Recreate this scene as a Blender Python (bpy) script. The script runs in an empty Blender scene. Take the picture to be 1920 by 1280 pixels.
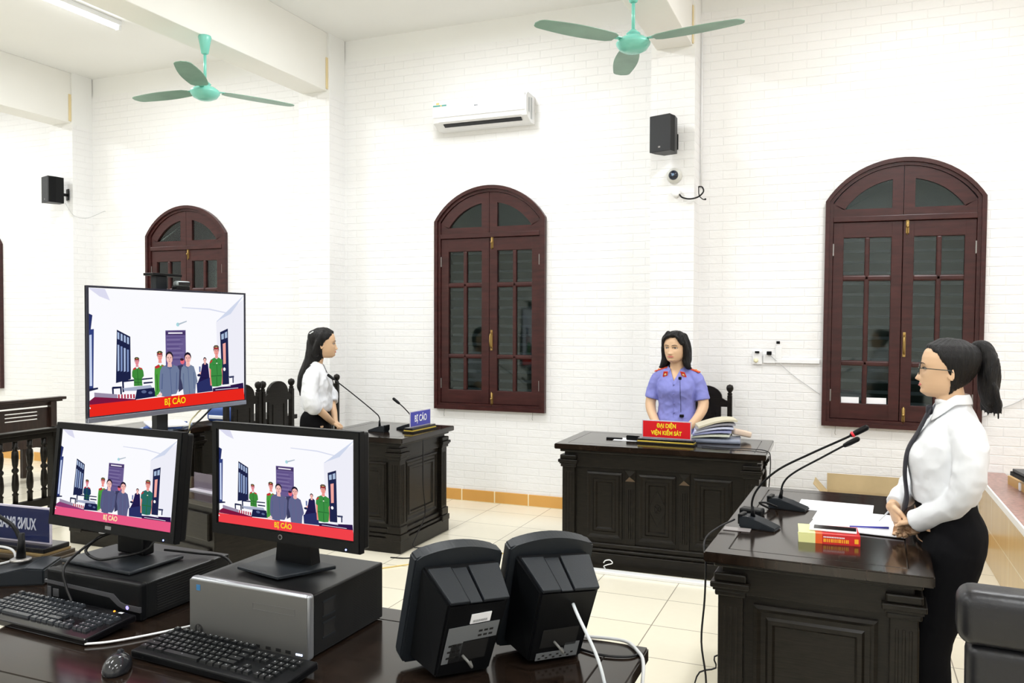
import bpy, bmesh, math, random
from mathutils import Vector, Matrix
random.seed(7)
R = math.radians
S = bpy.context.scene
COL = S.collection
# ---------------------------------------------------------------- camera, world, exposure
cam_d = bpy.data.cameras.new('camera'); cam = bpy.data.objects.new('camera', cam_d); COL.objects.link(cam)
cam_d.sensor_width = 36.0; cam_d.lens = 1546.0 * 36.0 / 1920.0; cam_d.clip_start = 0.05
_yaw, _pit, _roll = R(22.2), math.atan(32 / 1546.0), R(0.15)
cam.matrix_world = (Matrix.Translation((0, 0, 1.58)) @ Matrix.Rotation(_yaw, 4, 'Z')
                    @ Matrix.Rotation(math.pi / 2 - _pit, 4, 'X') @ Matrix.Rotation(_roll, 4, 'Z'))
S.camera = cam
S.view_settings.view_transform = 'Standard'; S.view_settings.look = 'None'
S.view_settings.exposure = 0.0; S.view_settings.gamma = 1.0; S.view_settings.use_curve_mapping = False
S.cycles.diffuse_bounces = 6; S.cycles.max_bounces = 10; S.cycles.sample_clamp_indirect = 6.0
world = bpy.data.worlds.new('night'); S.world = world; world.use_nodes = True
world.node_tree.nodes['Background'].inputs[0].default_value = (0.10, 0.12, 0.13, 1)
world.node_tree.nodes['Background'].inputs[1].default_value = 0.35
TUBE_POWER = 54.5
TUBES = [(-9.35, 4.87), (-6.0, 4.87), (-2.8, 4.87), (0.55, 4.87), (-9.35, 1.1), (-6.0, 1.1), (-2.8, 1.1), (0.55, 1.1), (3.4, 4.87), (3.4, 1.1), (-2.8, -1.6), (0.55, -1.6)]
# ---------------------------------------------------------------- materials
MATS = {}
def srgb(h):
    h = h.lstrip('#'); out = []
    for i in (0, 2, 4):
        c = int(h[i:i + 2], 16) / 255.0
        out.append(c / 12.92 if c <= 0.04045 else ((c + 0.055) / 1.055) ** 2.4)
    return tuple(out) + (1.0,)
def mat(name, color, rough=0.5, metal=0.0, spec=None, noise=None, bump=None, emit=None, coat=None, alpha=None, trans=None):
    """noise=(scale,amount,stretch) varies the colour, bump=(scale,strength,stretch)"""
    if name in MATS: return MATS[name]
    m = bpy.data.materials.new(name); m.use_nodes = True; nt = m.node_tree; b = nt.nodes['Principled BSDF']
    c = srgb(color) if isinstance(color, str) else tuple(color) + (1.0,)
    b.inputs['Base Color'].default_value = c; b.inputs['Roughness'].default_value = rough; b.inputs['Metallic'].default_value = metal
    if spec is not None: b.inputs['Specular IOR Level'].default_value = spec
    if coat: b.inputs['Coat Weight'].default_value = coat; b.inputs['Coat Roughness'].default_value = 0.08
    if trans: b.inputs['Transmission Weight'].default_value = trans
    if alpha is not None: b.inputs['Alpha'].default_value = alpha
    if emit: b.inputs['Emission Color'].default_value = c; b.inputs['Emission Strength'].default_value = emit
    if noise or bump:
        tc = nt.nodes.new('ShaderNodeTexCoord')
        def nz(scale, st):
            mp = nt.nodes.new('ShaderNodeMapping'); mp.inputs['Scale'].default_value = st or (1, 1, 1)
            nt.links.new(tc.outputs['Object'], mp.inputs[0])
            n = nt.nodes.new('ShaderNodeTexNoise'); n.inputs['Scale'].default_value = scale; n.inputs['Detail'].default_value = 5
            nt.links.new(mp.outputs[0], n.inputs[0]); return n
        if noise:
            n = nz(noise[0], noise[2] if len(noise) > 2 else None)
            r = nt.nodes.new('ShaderNodeValToRGB'); k = noise[1]
            r.color_ramp.elements[0].position = 0.3; r.color_ramp.elements[1].position = 0.7
            r.color_ramp.elements[0].color = tuple(x * (1 - k) for x in c[:3]) + (1,)
            r.color_ramp.elements[1].color = tuple(min(1, x * (1 + k)) for x in c[:3]) + (1,)
            nt.links.new(n.outputs[0], r.inputs[0]); nt.links.new(r.outputs[0], b.inputs['Base Color'])
        if bump:
            n = nz(bump[0], bump[2] if len(bump) > 2 else None)
            bp = nt.nodes.new('ShaderNodeBump'); bp.inputs['Strength'].default_value = bump[1]; bp.inputs['Distance'].default_value = 0.01
            nt.links.new(n.outputs[0], bp.inputs['Height']); nt.links.new(bp.outputs[0], b.inputs['Normal'])
    MATS[name] = m; return m
def brick_mat():
    m = bpy.data.materials.new('white_brick_wallpaper'); m.use_nodes = True; nt = m.node_tree; b = nt.nodes['Principled BSDF']
    N = nt.nodes.new; L = nt.links.new
    tc = N('ShaderNodeTexCoord'); sp = N('ShaderNodeSeparateXYZ'); L(tc.outputs['Object'], sp.inputs[0])
    ad = N('ShaderNodeMath'); ad.operation = 'ADD'; L(sp.outputs[0], ad.inputs[0]); L(sp.outputs[1], ad.inputs[1])
    cb = N('ShaderNodeCombineXYZ'); L(ad.outputs[0], cb.inputs[0]); L(sp.outputs[2], cb.inputs[1])
    br = N('ShaderNodeTexBrick'); L(cb.outputs[0], br.inputs[0])
    br.inputs['Scale'].default_value = 1.0; br.inputs['Brick Width'].default_value = 0.205; br.inputs['Row Height'].default_value = 0.0665
    br.inputs['Mortar Size'].default_value = 0.0045; br.inputs['Mortar Smooth'].default_value = 1.0
    br.inputs['Color1'].default_value = (0.872, 0.872, 0.872, 1); br.inputs['Color2'].default_value = (0.865, 0.865, 0.865, 1); br.inputs['Mortar'].default_value = (0.852, 0.852, 0.857, 1)
    L(br.outputs[0], b.inputs['Base Color'])
    n = N('ShaderNodeTexNoise'); n.inputs['Scale'].default_value = 18; n.inputs['Detail'].default_value = 4; n.inputs['Roughness'].default_value = 0.6
    mp = N('ShaderNodeMapping'); mp.inputs['Scale'].default_value = (1, 1.6, 1); L(cb.outputs[0], mp.inputs[0]); L(mp.outputs[0], n.inputs[0])
    inv = N('ShaderNodeMath'); inv.operation = 'MULTIPLY_ADD'; L(br.outputs['Fac'], inv.inputs[0]); inv.inputs[1].default_value = -1.1; inv.inputs[2].default_value = 1.0
    mx = N('ShaderNodeMath'); mx.operation = 'MULTIPLY_ADD'; L(n.outputs[0], mx.inputs[0]); mx.inputs[1].default_value = 1.5; L(inv.outputs[0], mx.inputs[2])
    bp = N('ShaderNodeBump'); bp.inputs['Strength'].default_value = 0.45; bp.inputs['Distance'].default_value = 0.005
    L(mx.outputs[0], bp.inputs['Height']); L(bp.outputs[0], b.inputs['Normal'])
    b.inputs['Roughness'].default_value = 0.55
    return m
def tile_mat(name, c1, c2, mortar, w, h, ms, rough, off=(0, 0), sep='XY', offset=0.0, noise=0.0):
    m = bpy.data.materials.new(name); m.use_nodes = True; nt = m.node_tree; b = nt.nodes['Principled BSDF']
    N = nt.nodes.new; L = nt.links.new
    tc = N('ShaderNodeTexCoord'); sp = N('ShaderNodeSeparateXYZ'); L(tc.outputs['Object'], sp.inputs[0])
    cb = N('ShaderNodeCombineXYZ'); L(sp.outputs['XYZ'.index(sep[0])], cb.inputs[0]); L(sp.outputs['XYZ'.index(sep[1])], cb.inputs[1])
    mp = N('ShaderNodeMapping'); mp.inputs['Location'].default_value = (off[0], off[1], 0); L(cb.outputs[0], mp.inputs[0])
    br = N('ShaderNodeTexBrick'); br.offset = offset; L(mp.outputs[0], br.inputs[0])
    br.inputs['Scale'].default_value = 1.0; br.inputs['Brick Width'].default_value = w; br.inputs['Row Height'].default_value = h
    br.inputs['Mortar Size'].default_value = ms; br.inputs['Mortar Smooth'].default_value = 0.1
    br.inputs['Color1'].default_value = srgb(c1); br.inputs['Color2'].default_value = srgb(c2); br.inputs['Mortar'].default_value = srgb(mortar)
    if noise:
        n = N('ShaderNodeTexNoise'); n.inputs['Scale'].default_value = 3.0; n.inputs['Detail'].default_value = 6
        m2 = N('ShaderNodeMapping'); m2.inputs['Scale'].default_value = (9, 9, 0.6); L(tc.outputs['Object'], m2.inputs[0]); L(m2.outputs[0], n.inputs[0])
        r = N('ShaderNodeValToRGB'); r.color_ramp.elements[0].color = (1 - noise, 1 - noise, 1 - noise, 1); L(n.outputs[0], r.inputs[0])
        mm = N('ShaderNodeMix'); mm.data_type = 'RGBA'; mm.blend_type = 'MULTIPLY'; mm.inputs[0].default_value = 1.0
        L(br.outputs[0], mm.inputs[6]); L(r.outputs[0], mm.inputs[7]); L(mm.outputs[2], b.inputs['Base Color'])
    else: L(br.outputs[0], b.inputs['Base Color'])
    b.inputs['Roughness'].default_value = rough
    return m
M_BRICK = brick_mat()
M_FLOOR = tile_mat('cream_floor_tiles', '#EFE9D6', '#EDE6D1', '#9A9384', 0.47, 0.42, 0.0028, 0.22, off=(-2.825 % 0.47 * -1 + 0.47, 0.35), noise=0.04)
M_SKIRT = tile_mat('ochre_skirting_tiles', '#D9A354', '#D39C4E', '#F0E0B8', 0.32, 0.5, 0.006, 0.3, sep='XZ')
M_PODIUM = tile_mat('wood_look_tiles', '#D0B280', '#D8BB8A', '#E8D6B0', 0.62, 0.31, 0.004, 0.25, sep='YZ', off=(0.1, 0.08), noise=0.22)
M_PLASTER = mat('white_plaster', (0.88, 0.885, 0.875), 0.7, noise=(1.2, 0.015), bump=(30, 0.05))
M_BEAM = mat('cream_plaster', (0.87, 0.865, 0.83), 0.7, noise=(1.5, 0.02))
M_WOOD = mat('black_brown_wood', (0.0095, 0.0078, 0.0058), 0.32, spec=.22, noise=(14, 0.45, (1, 1, 12)), bump=(60, 0.05, (1, 1, 8)))
M_WOODTOP = mat('polished_dark_wood', (0.013, 0.008, 0.0055), 0.13, spec=.42, noise=(5, 0.5, (2, 14, 2)), bump=(9, 0.015))
M_STUD = mat('lit_facet_brown', (0.10, 0.06, 0.03), 0.35)  # same dark wood, with light on the studs' lower facets painted in as brown
M_FRAME = mat('mahogany_paint', (0.044, 0.0115, 0.0105), 0.33, spec=.35, noise=(6, 0.3, (1, 1, 6)), bump=(40, 0.06))
M_PEW = mat('brown_bench_wood', (0.022, 0.011, 0.008), 0.35, spec=.35, noise=(8, 0.4, (1, 6, 1)))
M_BRASS = mat('aged_brass', (0.42, 0.28, 0.10), 0.35, 1.0)
M_STEEL = mat('dull_steel', (0.30, 0.29, 0.28), 0.4, 1.0)
M_LOUVRE = mat('grey_green_louvre', (0.10, 0.12, 0.115), 0.5)
M_BLACK = mat('black_plastic', (0.0038, 0.0042, 0.005), 0.38, spec=.16, bump=(300, 0.03))
M_BLACKGLOSS = mat('glossy_black_plastic', (0.004, 0.004, 0.005), 0.16, spec=.35)
M_CHAR = mat('charcoal_plastic', (0.014, 0.017, 0.021), 0.42, spec=.24, bump=(400, 0.05))
M_CHASSIS = mat('painted_black_steel', (0.0075, 0.008, 0.0085), 0.34, spec=.26, bump=(500, 0.06))
M_SILVER = mat('brushed_silver', (0.165, 0.165, 0.160), 0.42, 0.6)
M_WHITE = mat('white_plastic', (0.86, 0.87, 0.88), 0.3)
M_PAPER = mat('white_paper', (0.88, 0.89, 0.93), 0.6)
M_GREYCAB = mat('grey_cable', (0.55, 0.56, 0.57), 0.45)
M_BLACKCAB = mat('black_cable', (0.006, 0.006, 0.007), 0.45, spec=.3)
M_CREAMCAB = mat('cream_cable', (0.75, 0.70, 0.45), 0.5)
M_YELCAB = mat('yellow_cable', (0.80, 0.60, 0.22), 0.5)
M_MINT = mat('mint_green_enamel', (0.20, 0.60, 0.50), 0.25)
M_BLADE = mat('dusty_green_blade', (0.18, 0.33, 0.25), 0.4, noise=(6, 0.15))
M_SKIN = mat('skin', (0.68, 0.445, 0.275), 0.48)
M_LIP = mat('lips', (0.60, 0.17, 0.15), 0.4)
M_HAIR = mat('black_hair', (0.0035, 0.003, 0.0035), 0.38, spec=.3, bump=(60, 0.5, (6, 6, 0.6)))
M_EYEW = mat('eye_white', (0.50, 0.46, 0.44), 0.25)
M_EYEB = mat('eye_dark', (0.012, 0.008, 0.006), 0.15)
M_SHIRT = mat('white_shirt_cotton', (0.76, 0.78, 0.81), 0.75, bump=(7, 0.35, (1, 1, 0.6)))
M_SHIRT2 = mat('white_blouse', (0.77, 0.79, 0.83), 0.75, bump=(9, 0.45, (1, 1, 0.7)))
M_BLUESH = mat('lavender_blue_uniform', (0.22, 0.235, 0.60), 0.7, bump=(9, 0.4, (1, 1, 0.6)))
M_SKIRTB = mat('black_skirt_fabric', (0.0045, 0.0045, 0.0055), 0.9, spec=.1, bump=(8, 0.2))
M_TROUS = mat('dark_blue_trousers', (0.05, 0.06, 0.16), 0.8)
M_RED = mat('red_sign_face', (0.72, 0.012, 0.02), 0.25)
M_REDCLOTH = mat('red_felt', (0.75, 0.06, 0.02), 0.6)
M_BLUE = mat('royal_blue_sign', (0.03, 0.035, 0.42), 0.2)
M_DKBLUE = mat('dark_blue_sign_back', (0.008, 0.014, 0.065), 0.10)
M_YEL = mat('yellow_letters', (0.95, 0.78, 0.02), 0.4)
M_GOLD = mat('gold_trim', (0.75, 0.55, 0.08), 0.3, 0.6)
M_CARD = mat('corrugated_cardboard', (0.52, 0.40, 0.22), 0.8, noise=(5, 0.12))
M_LEATHER = mat('black_leather', (0.007, 0.007, 0.009), 0.36, spec=.4, bump=(45, 0.12))
M_GRANITE = mat('red_brown_granite', (0.36, 0.20, 0.17), 0.3, noise=(40, 0.3))
def emis(name, color, s=1.0):
    if name in MATS: return MATS[name]
    m = bpy.data.materials.new(name); m.use_nodes = True; nt = m.node_tree; nt.nodes.clear()
    o = nt.nodes.new('ShaderNodeOutputMaterial'); e = nt.nodes.new('ShaderNodeEmission')
    e.inputs[0].default_value = srgb(color) if isinstance(color, str) else tuple(color) + (1,); e.inputs[1].default_value = s
    nt.links.new(e.outputs[0], o.inputs[0]); MATS[name] = m; return m
def glass_mat():
    m = bpy.data.materials.new('window_glass'); m.use_nodes = True; nt = m.node_tree; nt.nodes.clear()
    o = nt.nodes.new('ShaderNodeOutputMaterial'); g = nt.nodes.new('ShaderNodeBsdfGlossy'); t = nt.nodes.new('ShaderNodeBsdfTransparent'); x = nt.nodes.new('ShaderNodeMixShader'); f = nt.nodes.new('ShaderNodeFresnel')
    g.inputs['Roughness'].default_value = 0.04; g.inputs['Color'].default_value = (0.9, 0.95, 0.95, 1); t.inputs[0].default_value = (0.62, 0.68, 0.66, 1); f.inputs[0].default_value = 1.5
    nt.links.new(f.outputs[0], x.inputs[0]); nt.links.new(t.outputs[0], x.inputs[1]); nt.links.new(g.outputs[0], x.inputs[2]); nt.links.new(x.outputs[0], o.inputs[0]); return m
M_GLASS = glass_mat()
M_ACRYL = mat('clear_acrylic', (0.85, 0.88, 0.95), 0.08, alpha=0.25)
M_LENS = mat('spectacle_lens', (0.8, 0.85, 0.85), 0.05, alpha=0.12)
# ---------------------------------------------------------------- mesh helpers
def obj(name, bm, m, parent=None, smooth=False, loc=None, sharp=None):
    me = bpy.data.meshes.new(name)
    bmesh.ops.recalc_face_normals(bm, faces=bm.faces)
    bm.to_mesh(me); bm.free()
    for x in (m if isinstance(m, (list, tuple)) else [m]): me.materials.append(x)
    if smooth:
        for p in me.polygons: p.use_smooth = True
    o = bpy.data.objects.new(name, me); COL.objects.link(o)
    if smooth and sharp is not None:
        try: me.set_sharp_from_angle(angle=R(sharp))
        except Exception: pass
    if parent is not None: o.parent = parent
    if loc: o.location = loc
    return o
def tag(o, label, cat, group=None, kind=None):
    if label: o['label'] = label
    if cat: o['category'] = cat
    if group: o['group'] = group
    if kind: o['kind'] = kind
    return o
def empty(name, loc, rz=0.0, label=None, cat=None, group=None):
    o = bpy.data.objects.new(name, None); COL.objects.link(o); o.location = loc; o.rotation_euler = (0, 0, rz); o.empty_display_size = 0.1
    return tag(o, label, cat, group)
def struct(name, bm, m, smooth=False):
    o = obj(name, bm, m, None, smooth); o['kind'] = 'structure'; return o
def box(bm, x0, x1, y0, y1, z0, z1, bev=0.0, mi=0, M=None, seg=2):
    t = bmesh.new(); bmesh.ops.create_cube(t, size=1.0)
    for v in t.verts: v.co = Vector(((x0 + x1) / 2 + v.co.x * (x1 - x0), (y0 + y1) / 2 + v.co.y * (y1 - y0), (z0 + z1) / 2 + v.co.z * (z1 - z0)))
    if bev: bmesh.ops.bevel(t, geom=list(t.edges), offset=bev, segments=seg, affect='EDGES', profile=0.5)
    merge(bm, t, mi, M); return bm
def merge(bm, t, mi=0, M=None):
    vm = {}
    for v in t.verts: vm[v] = bm.verts.new(M @ v.co if M is not None else v.co)
    for f in t.faces:
        try: nf = bm.faces.new([vm[v] for v in f.verts])
        except ValueError: continue
        nf.material_index = mi if mi is not None else f.material_index; nf.smooth = f.smooth
    t.free()
def prism(bm, pts, y0, y1, mi=0, M=None, axis='Y'):
    """extrude polygon given as (a, b): axis Y -> (x,z) outline, axis Z -> (x,y) outline, axis X -> (y,z)"""
    def P(a, b, d): return Vector((a, d, b)) if axis == 'Y' else (Vector((a, b, d)) if axis == 'Z' else Vector((d, a, b)))
    A = [P(a, b, y0) for a, b in pts]; B = [P(a, b, y1) for a, b in pts]
    if M is not None: A = [M @ p for p in A]; B = [M @ p for p in B]
    va = [bm.verts.new(p) for p in A]; vb = [bm.verts.new(p) for p in B]; n = len(pts)
    fs = [bm.faces.new(va), bm.faces.new(vb[::-1])]
    for i in range(n): fs.append(bm.faces.new((va[i], vb[i], vb[(i + 1) % n], va[(i + 1) % n])))
    for f in fs: f.material_index = mi
def ringprism(bm, outer, inner, y0, y1, mi=0):
    """frame between two outlines (x,z) with equally many points"""
    n = len(outer)
    vs = [[bm.verts.new((p[0], y, p[1])) for p in o] for o, y in ((outer, y0), (inner, y0), (inner, y1), (outer, y1))]
    for k in range(4):
        a, b = vs[k], vs[(k + 1) % 4]
        for i in range(n):
            f = bm.faces.new((a[i], a[(i + 1) % n], b[(i + 1) % n], b[i])); f.material_index = mi
def catmull(pts, n=6):
    pts = [Vector(p) for p in pts]
    if len(pts) < 3: return pts
    out = []; P = [pts[0] * 2 - pts[1]] + pts + [pts[-1] * 2 - pts[-2]]
    for i in range(1, len(P) - 2):
        for k in range(n):
            t = k / n; a, b, c, d = P[i - 1], P[i], P[i + 1], P[i + 2]
            out.append(0.5 * ((2 * b) + (c - a) * t + (2 * a - 5 * b + 4 * c - d) * t * t + (3 * b - 3 * c + d - a) * t ** 3))
    out.append(pts[-1]); return out
def tube(bm, pts, rad, seg=8, sm=0, mi=0, cap=True, flat=1.0, M=None):
    """rad: number or list (interpolated along); sm: catmull subdivision"""
    n0 = len(pts)
    rr = list(rad) if isinstance(rad, (list, tuple)) else [rad] * n0
    if sm:
        q = catmull(pts, sm); r2 = []
        for i in range(len(q)):
            t = i / (len(q) - 1) * (n0 - 1); k = min(int(t), n0 - 2); u = t - k; u = u * u * (3 - 2 * u); r2.append(rr[k] * (1 - u) + rr[k + 1] * u)
        pts, rr = q, r2
    else: pts = [Vector(p) for p in pts]
    if M is not None: pts = [M @ p for p in pts]
    d0 = (pts[1] - pts[0]).normalized(); up = Vector((0, 0, 1)) if abs(d0.z) < 0.9 else Vector((1, 0, 0))
    u = d0.cross(up).normalized(); rings = []
    seq = []
    for i, p in enumerate(pts):
        d = (pts[min(i + 1, len(pts) - 1)] - pts[max(i - 1, 0)]).normalized()
        u = (u - d * u.dot(d)).normalized(); v = d.cross(u); seq.append((p, d, u.copy(), v, rr[i]))
    full = []
    if cap == 'round':
        p, d, u, v, r = seq[0]
        for a in (80, 55, 28): full.append((p - d * r * math.sin(R(a)), u, v, r * math.cos(R(a))))
    for p, d, u, v, r in seq: full.append((p, u, v, r))
    if cap == 'round':
        p, d, u, v, r = seq[-1]
        for a in (28, 55, 80): full.append((p + d * r * math.sin(R(a)), u, v, r * math.cos(R(a))))
    for p, u, v, r in full:
        rings.append([bm.verts.new(p + (u * math.cos(2 * math.pi * k / seg) + v * flat * math.sin(2 * math.pi * k / seg)) * r) for k in range(seg)])
    for a, b in zip(rings, rings[1:]):
        for k in range(seg):
            f = bm.faces.new((a[k], a[(k + 1) % seg], b[(k + 1) % seg], b[k])); f.material_index = mi; f.smooth = True
    if cap:
        for rg in (rings[0][::-1], rings[-1]):
            f = bm.faces.new(rg); f.material_index = mi
def lathe(bm, prof, c=(0, 0, 0), seg=24, mi=0, M=None):
    """prof: (r, z) from bottom to top around vertical axis"""
    rings = []
    for r, z in prof:
        ps = [Vector((c[0] + r * math.cos(2 * math.pi * k / seg), c[1] + r * math.sin(2 * math.pi * k / seg), c[2] + z)) for k in range(seg)]
        rings.append([bm.verts.new(M @ p if M is not None else p) for p in ps])
    for a, b in zip(rings, rings[1:]):
        for k in range(seg):
            f = bm.faces.new((a[k], a[(k + 1) % seg], b[(k + 1) % seg], b[k])); f.material_index = mi; f.smooth = True
    for rg in (rings[0][::-1], rings[-1]):
        f = bm.faces.new(rg); f.material_index = mi
def ball(bm, c, r, mi=0, sc=(1, 1, 1), seg=16, M=None):
    t = bmesh.new(); bmesh.ops.create_uvsphere(t, u_segments=seg, v_segments=max(6, seg // 2), radius=r)
    for v in t.verts: v.co = Vector((c[0] + v.co.x * sc[0], c[1] + v.co.y * sc[1], c[2] + v.co.z * sc[2]))
    for f in t.faces: f.smooth = True
    merge(bm, t, mi, M)
def text_obj(name, body, size, m, parent, M, extrude=0.0006, bold=0.0, narrow=1.0):
    cu = bpy.data.curves.new(name, 'FONT'); cu.body = body; cu.size = size; cu.align_x = 'CENTER'; cu.align_y = 'CENTER'; cu.extrude = extrude; cu.offset = bold
    t = bpy.data.objects.new(name, cu); COL.objects.link(t)
    bpy.context.view_layer.update()
    me = bpy.data.meshes.new_from_object(t.evaluated_get(bpy.context.evaluated_depsgraph_get()))
    bpy.data.objects.remove(t); me.materials.clear(); me.materials.append(m)
    for v in me.vertices: v.co.x *= narrow
    me.transform(M); o = bpy.data.objects.new(name, me); COL.objects.link(o); o.parent = parent; return o
def frame_M(o, ux, uy):
    ux = Vector(ux).normalized(); uy = Vector(uy).normalized(); uz = ux.cross(uy)
    return Matrix(((ux.x, uy.x, uz.x, o[0]), (ux.y, uy.y, uz.y, o[1]), (ux.z, uy.z, uz.z, o[2]), (0, 0, 0, 1)))
def raised(bm, o, ux, uy, w, h, prof=((0, 0), (0, .012), (.012, .016), (.024, .006), (.040, .006), (.048, .013), (.062, .013), (.070, .003)), mi=0):
    """stepped picture-frame panel: o centre, ux/uy in-plane axes, steps (inset, height)"""
    M = frame_M(o, ux, uy); last = None
    for ins, hh in prof:
        a, b = w / 2 - ins, h / 2 - ins
        if a <= 0.003 or b <= 0.003: break
        vs = [bm.verts.new(M @ Vector(p)) for p in ((-a, -b, hh), (a, -b, hh), (a, b, hh), (-a, b, hh))]
        if last:
            for i in range(4): bm.faces.new((last[i], last[(i + 1) % 4], vs[(i + 1) % 4], vs[i])).material_index = mi
        last = vs
    bm.faces.new(last).material_index = mi
def copy_tree(o, parent=None):
    c = o.copy(); COL.objects.link(c)
    if parent is not None: c.parent = parent
    for ch in list(o.children): copy_tree(ch, c)
    return c
def baked(bm, mods):
    """mesh of bm after modifiers"""
    me = bpy.data.meshes.new('tmp'); bmesh.ops.recalc_face_normals(bm, faces=bm.faces); bm.to_mesh(me); bm.free()
    o = bpy.data.objects.new('tmp', me); COL.objects.link(o)
    for t, kw in mods:
        md = o.modifiers.new(t, t)
        for k, v in kw.items(): setattr(md, k, v)
    bpy.context.view_layer.update()
    r = bpy.data.meshes.new_from_object(o.evaluated_get(bpy.context.evaluated_depsgraph_get()))
    bpy.data.objects.remove(o); bpy.data.meshes.remove(me); return r
def mesh_obj(name, me, mats, parent=None, smooth=True):
    mi = [p.material_index for p in me.polygons]; me.materials.clear()
    for x in (mats if isinstance(mats, (list, tuple)) else [mats]): me.materials.append(x)
    if isinstance(mats, (list, tuple)): me.polygons.foreach_set('material_index', mi)
    me.name = name
    if smooth:
        for p in me.polygons: p.use_smooth = True
    o = bpy.data.objects.new(name, me); COL.objects.link(o); o.parent = parent; return o
# ================================================================ ROOM
YW = 6.67; ZC = 4.25
X0, X1, Y0 = -11.2, 5.2, -3.2
b = bmesh.new(); box(b, X0, X1, Y0, YW, -0.1, 0); struct('floor', b, M_FLOOR)
b = bmesh.new(); box(b, X0, X1, Y0, YW + .25, ZC, ZC + .1); struct('ceiling', b, M_PLASTER)
b = bmesh.new(); box(b, X0 - .2, X0, Y0, YW, 0, ZC); struct('wall_left', b, M_BRICK)
b = bmesh.new(); box(b, X1, X1 + .2, Y0, YW, 0, ZC); struct('wall_right', b, M_BRICK)
b = bmesh.new(); box(b, X0, X1, Y0 - .2, Y0, 0, ZC); struct('wall_front', b, M_BRICK)
WIN = [(-9.66, 0.0), (-6.37, 0.0), (-2.935, 0.0), (0.338, -0.010)]     # centre x, small tilt
WW, WB, WS, WT = 1.06, 0.82, 2.50, 2.80
def arch(w, zb, zs, zt, n=24, nb=6, ns=10):
    """closed outline (x,z): bottom left -> right -> arc -> back"""
    hw = w / 2; s = zt - zs; r = (hw * hw + s * s) / (2 * s); cz = zt - r; a0 = math.asin(hw / r); p = []
    for i in range(nb): p.append((-hw + w * i / nb, zb))
    for i in range(ns): p.append((hw, zb + (zs - zb) * i / ns))
    for i in range(n): a = a0 - 2 * a0 * i / n; p.append((r * math.sin(a), cz + r * math.cos(a)))
    for i in range(ns): p.append((-hw, zs + (zb - zs) * i / ns))
    return p
# back wall with four arched openings
b = bmesh.new(); ed = [X0] + sum([[x - .75, x + .75] for x, _ in WIN], []) + [X1]
for i in range(0, len(ed), 2): box(b, ed[i], ed[i + 1], YW, YW + .22, 0, 4.05)
for x, _ in WIN:
    inn = [(x + p[0], p[1]) for p in arch(WW - .05, WB + .025, WS, WT - .025)]; out = []
    for i in range(6): out.append((x - .75 + 1.5 * i / 6, 0))
    for i in range(10): out.append((x + .75, 3.0 * i / 10))
    for i in range(24):
        t = i / 24; out.append((x + .75, 3.0 + 1.05 * i / 4) if i < 4 else ((x + .75 - 1.5 * (i - 4) / 16, 4.05) if i < 20 else (x - .75, 4.05 - 1.05 * (i - 20) / 4)))
    for i in range(10): out.append((x - .75, 3.0 - 3.0 * i / 10))
    ringprism(b, out, inn, YW, YW + .22)
box(b, X0, X1, YW + .01, YW + .22, 4.05, ZC, mi=1)
struct('wall_back', b, [M_BRICK, M_PLASTER])
# pilasters and ceiling beams
PX = [(-8.04, -7.70), (-4.78, -4.44), (-1.45, -1.11), (2.18, 2.52)]
for i, (a, c_) in enumerate(PX):
    b = bmesh.new(); box(b, a, c_, YW - .25, YW, 0, 3.70, mi=0); box(b, a, c_, YW - .25, YW, 3.70, ZC, mi=1)
    o = struct('trim_%d' % (i + 1), b, [M_BRICK, M_PLASTER])
for i, (a, c_) in enumerate(PX):
    b = bmesh.new(); box(b, c_ - .30, c_ - .02, Y0, YW - .25, 3.72, ZC, bev=0.006)
    struct('trim_%d' % (i + 5), b, M_BEAM)
for i, (a, c_) in enumerate(PX[:3]):                     # strip of old ochre paint where beam meets pilaster
    b = bmesh.new(); box(b, c_ - .018, c_ - .012, YW - .280, YW - .252, 3.735, 4.02); struct('trim_%d' % (i + 9), b, mat('ochre_tape', (0.80, 0.66, 0.38), 0.6))
b = bmesh.new(); xs = [X0] + [v for p in PX for v in p] + [X1]
for i in range(0, len(xs), 2): box(b, xs[i], xs[i + 1], YW - .012, YW, 0, .103, bev=.003)
for a, c_ in PX: box(b, a - .012, c_ + .012, YW - .262, YW - .25, 0, .103, bev=.003)
for a, c_ in PX: box(b, c_, c_ + .012, YW - .25, YW - .012, 0, .103)
struct('baseboard_back', b, M_SKIRT)
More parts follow.
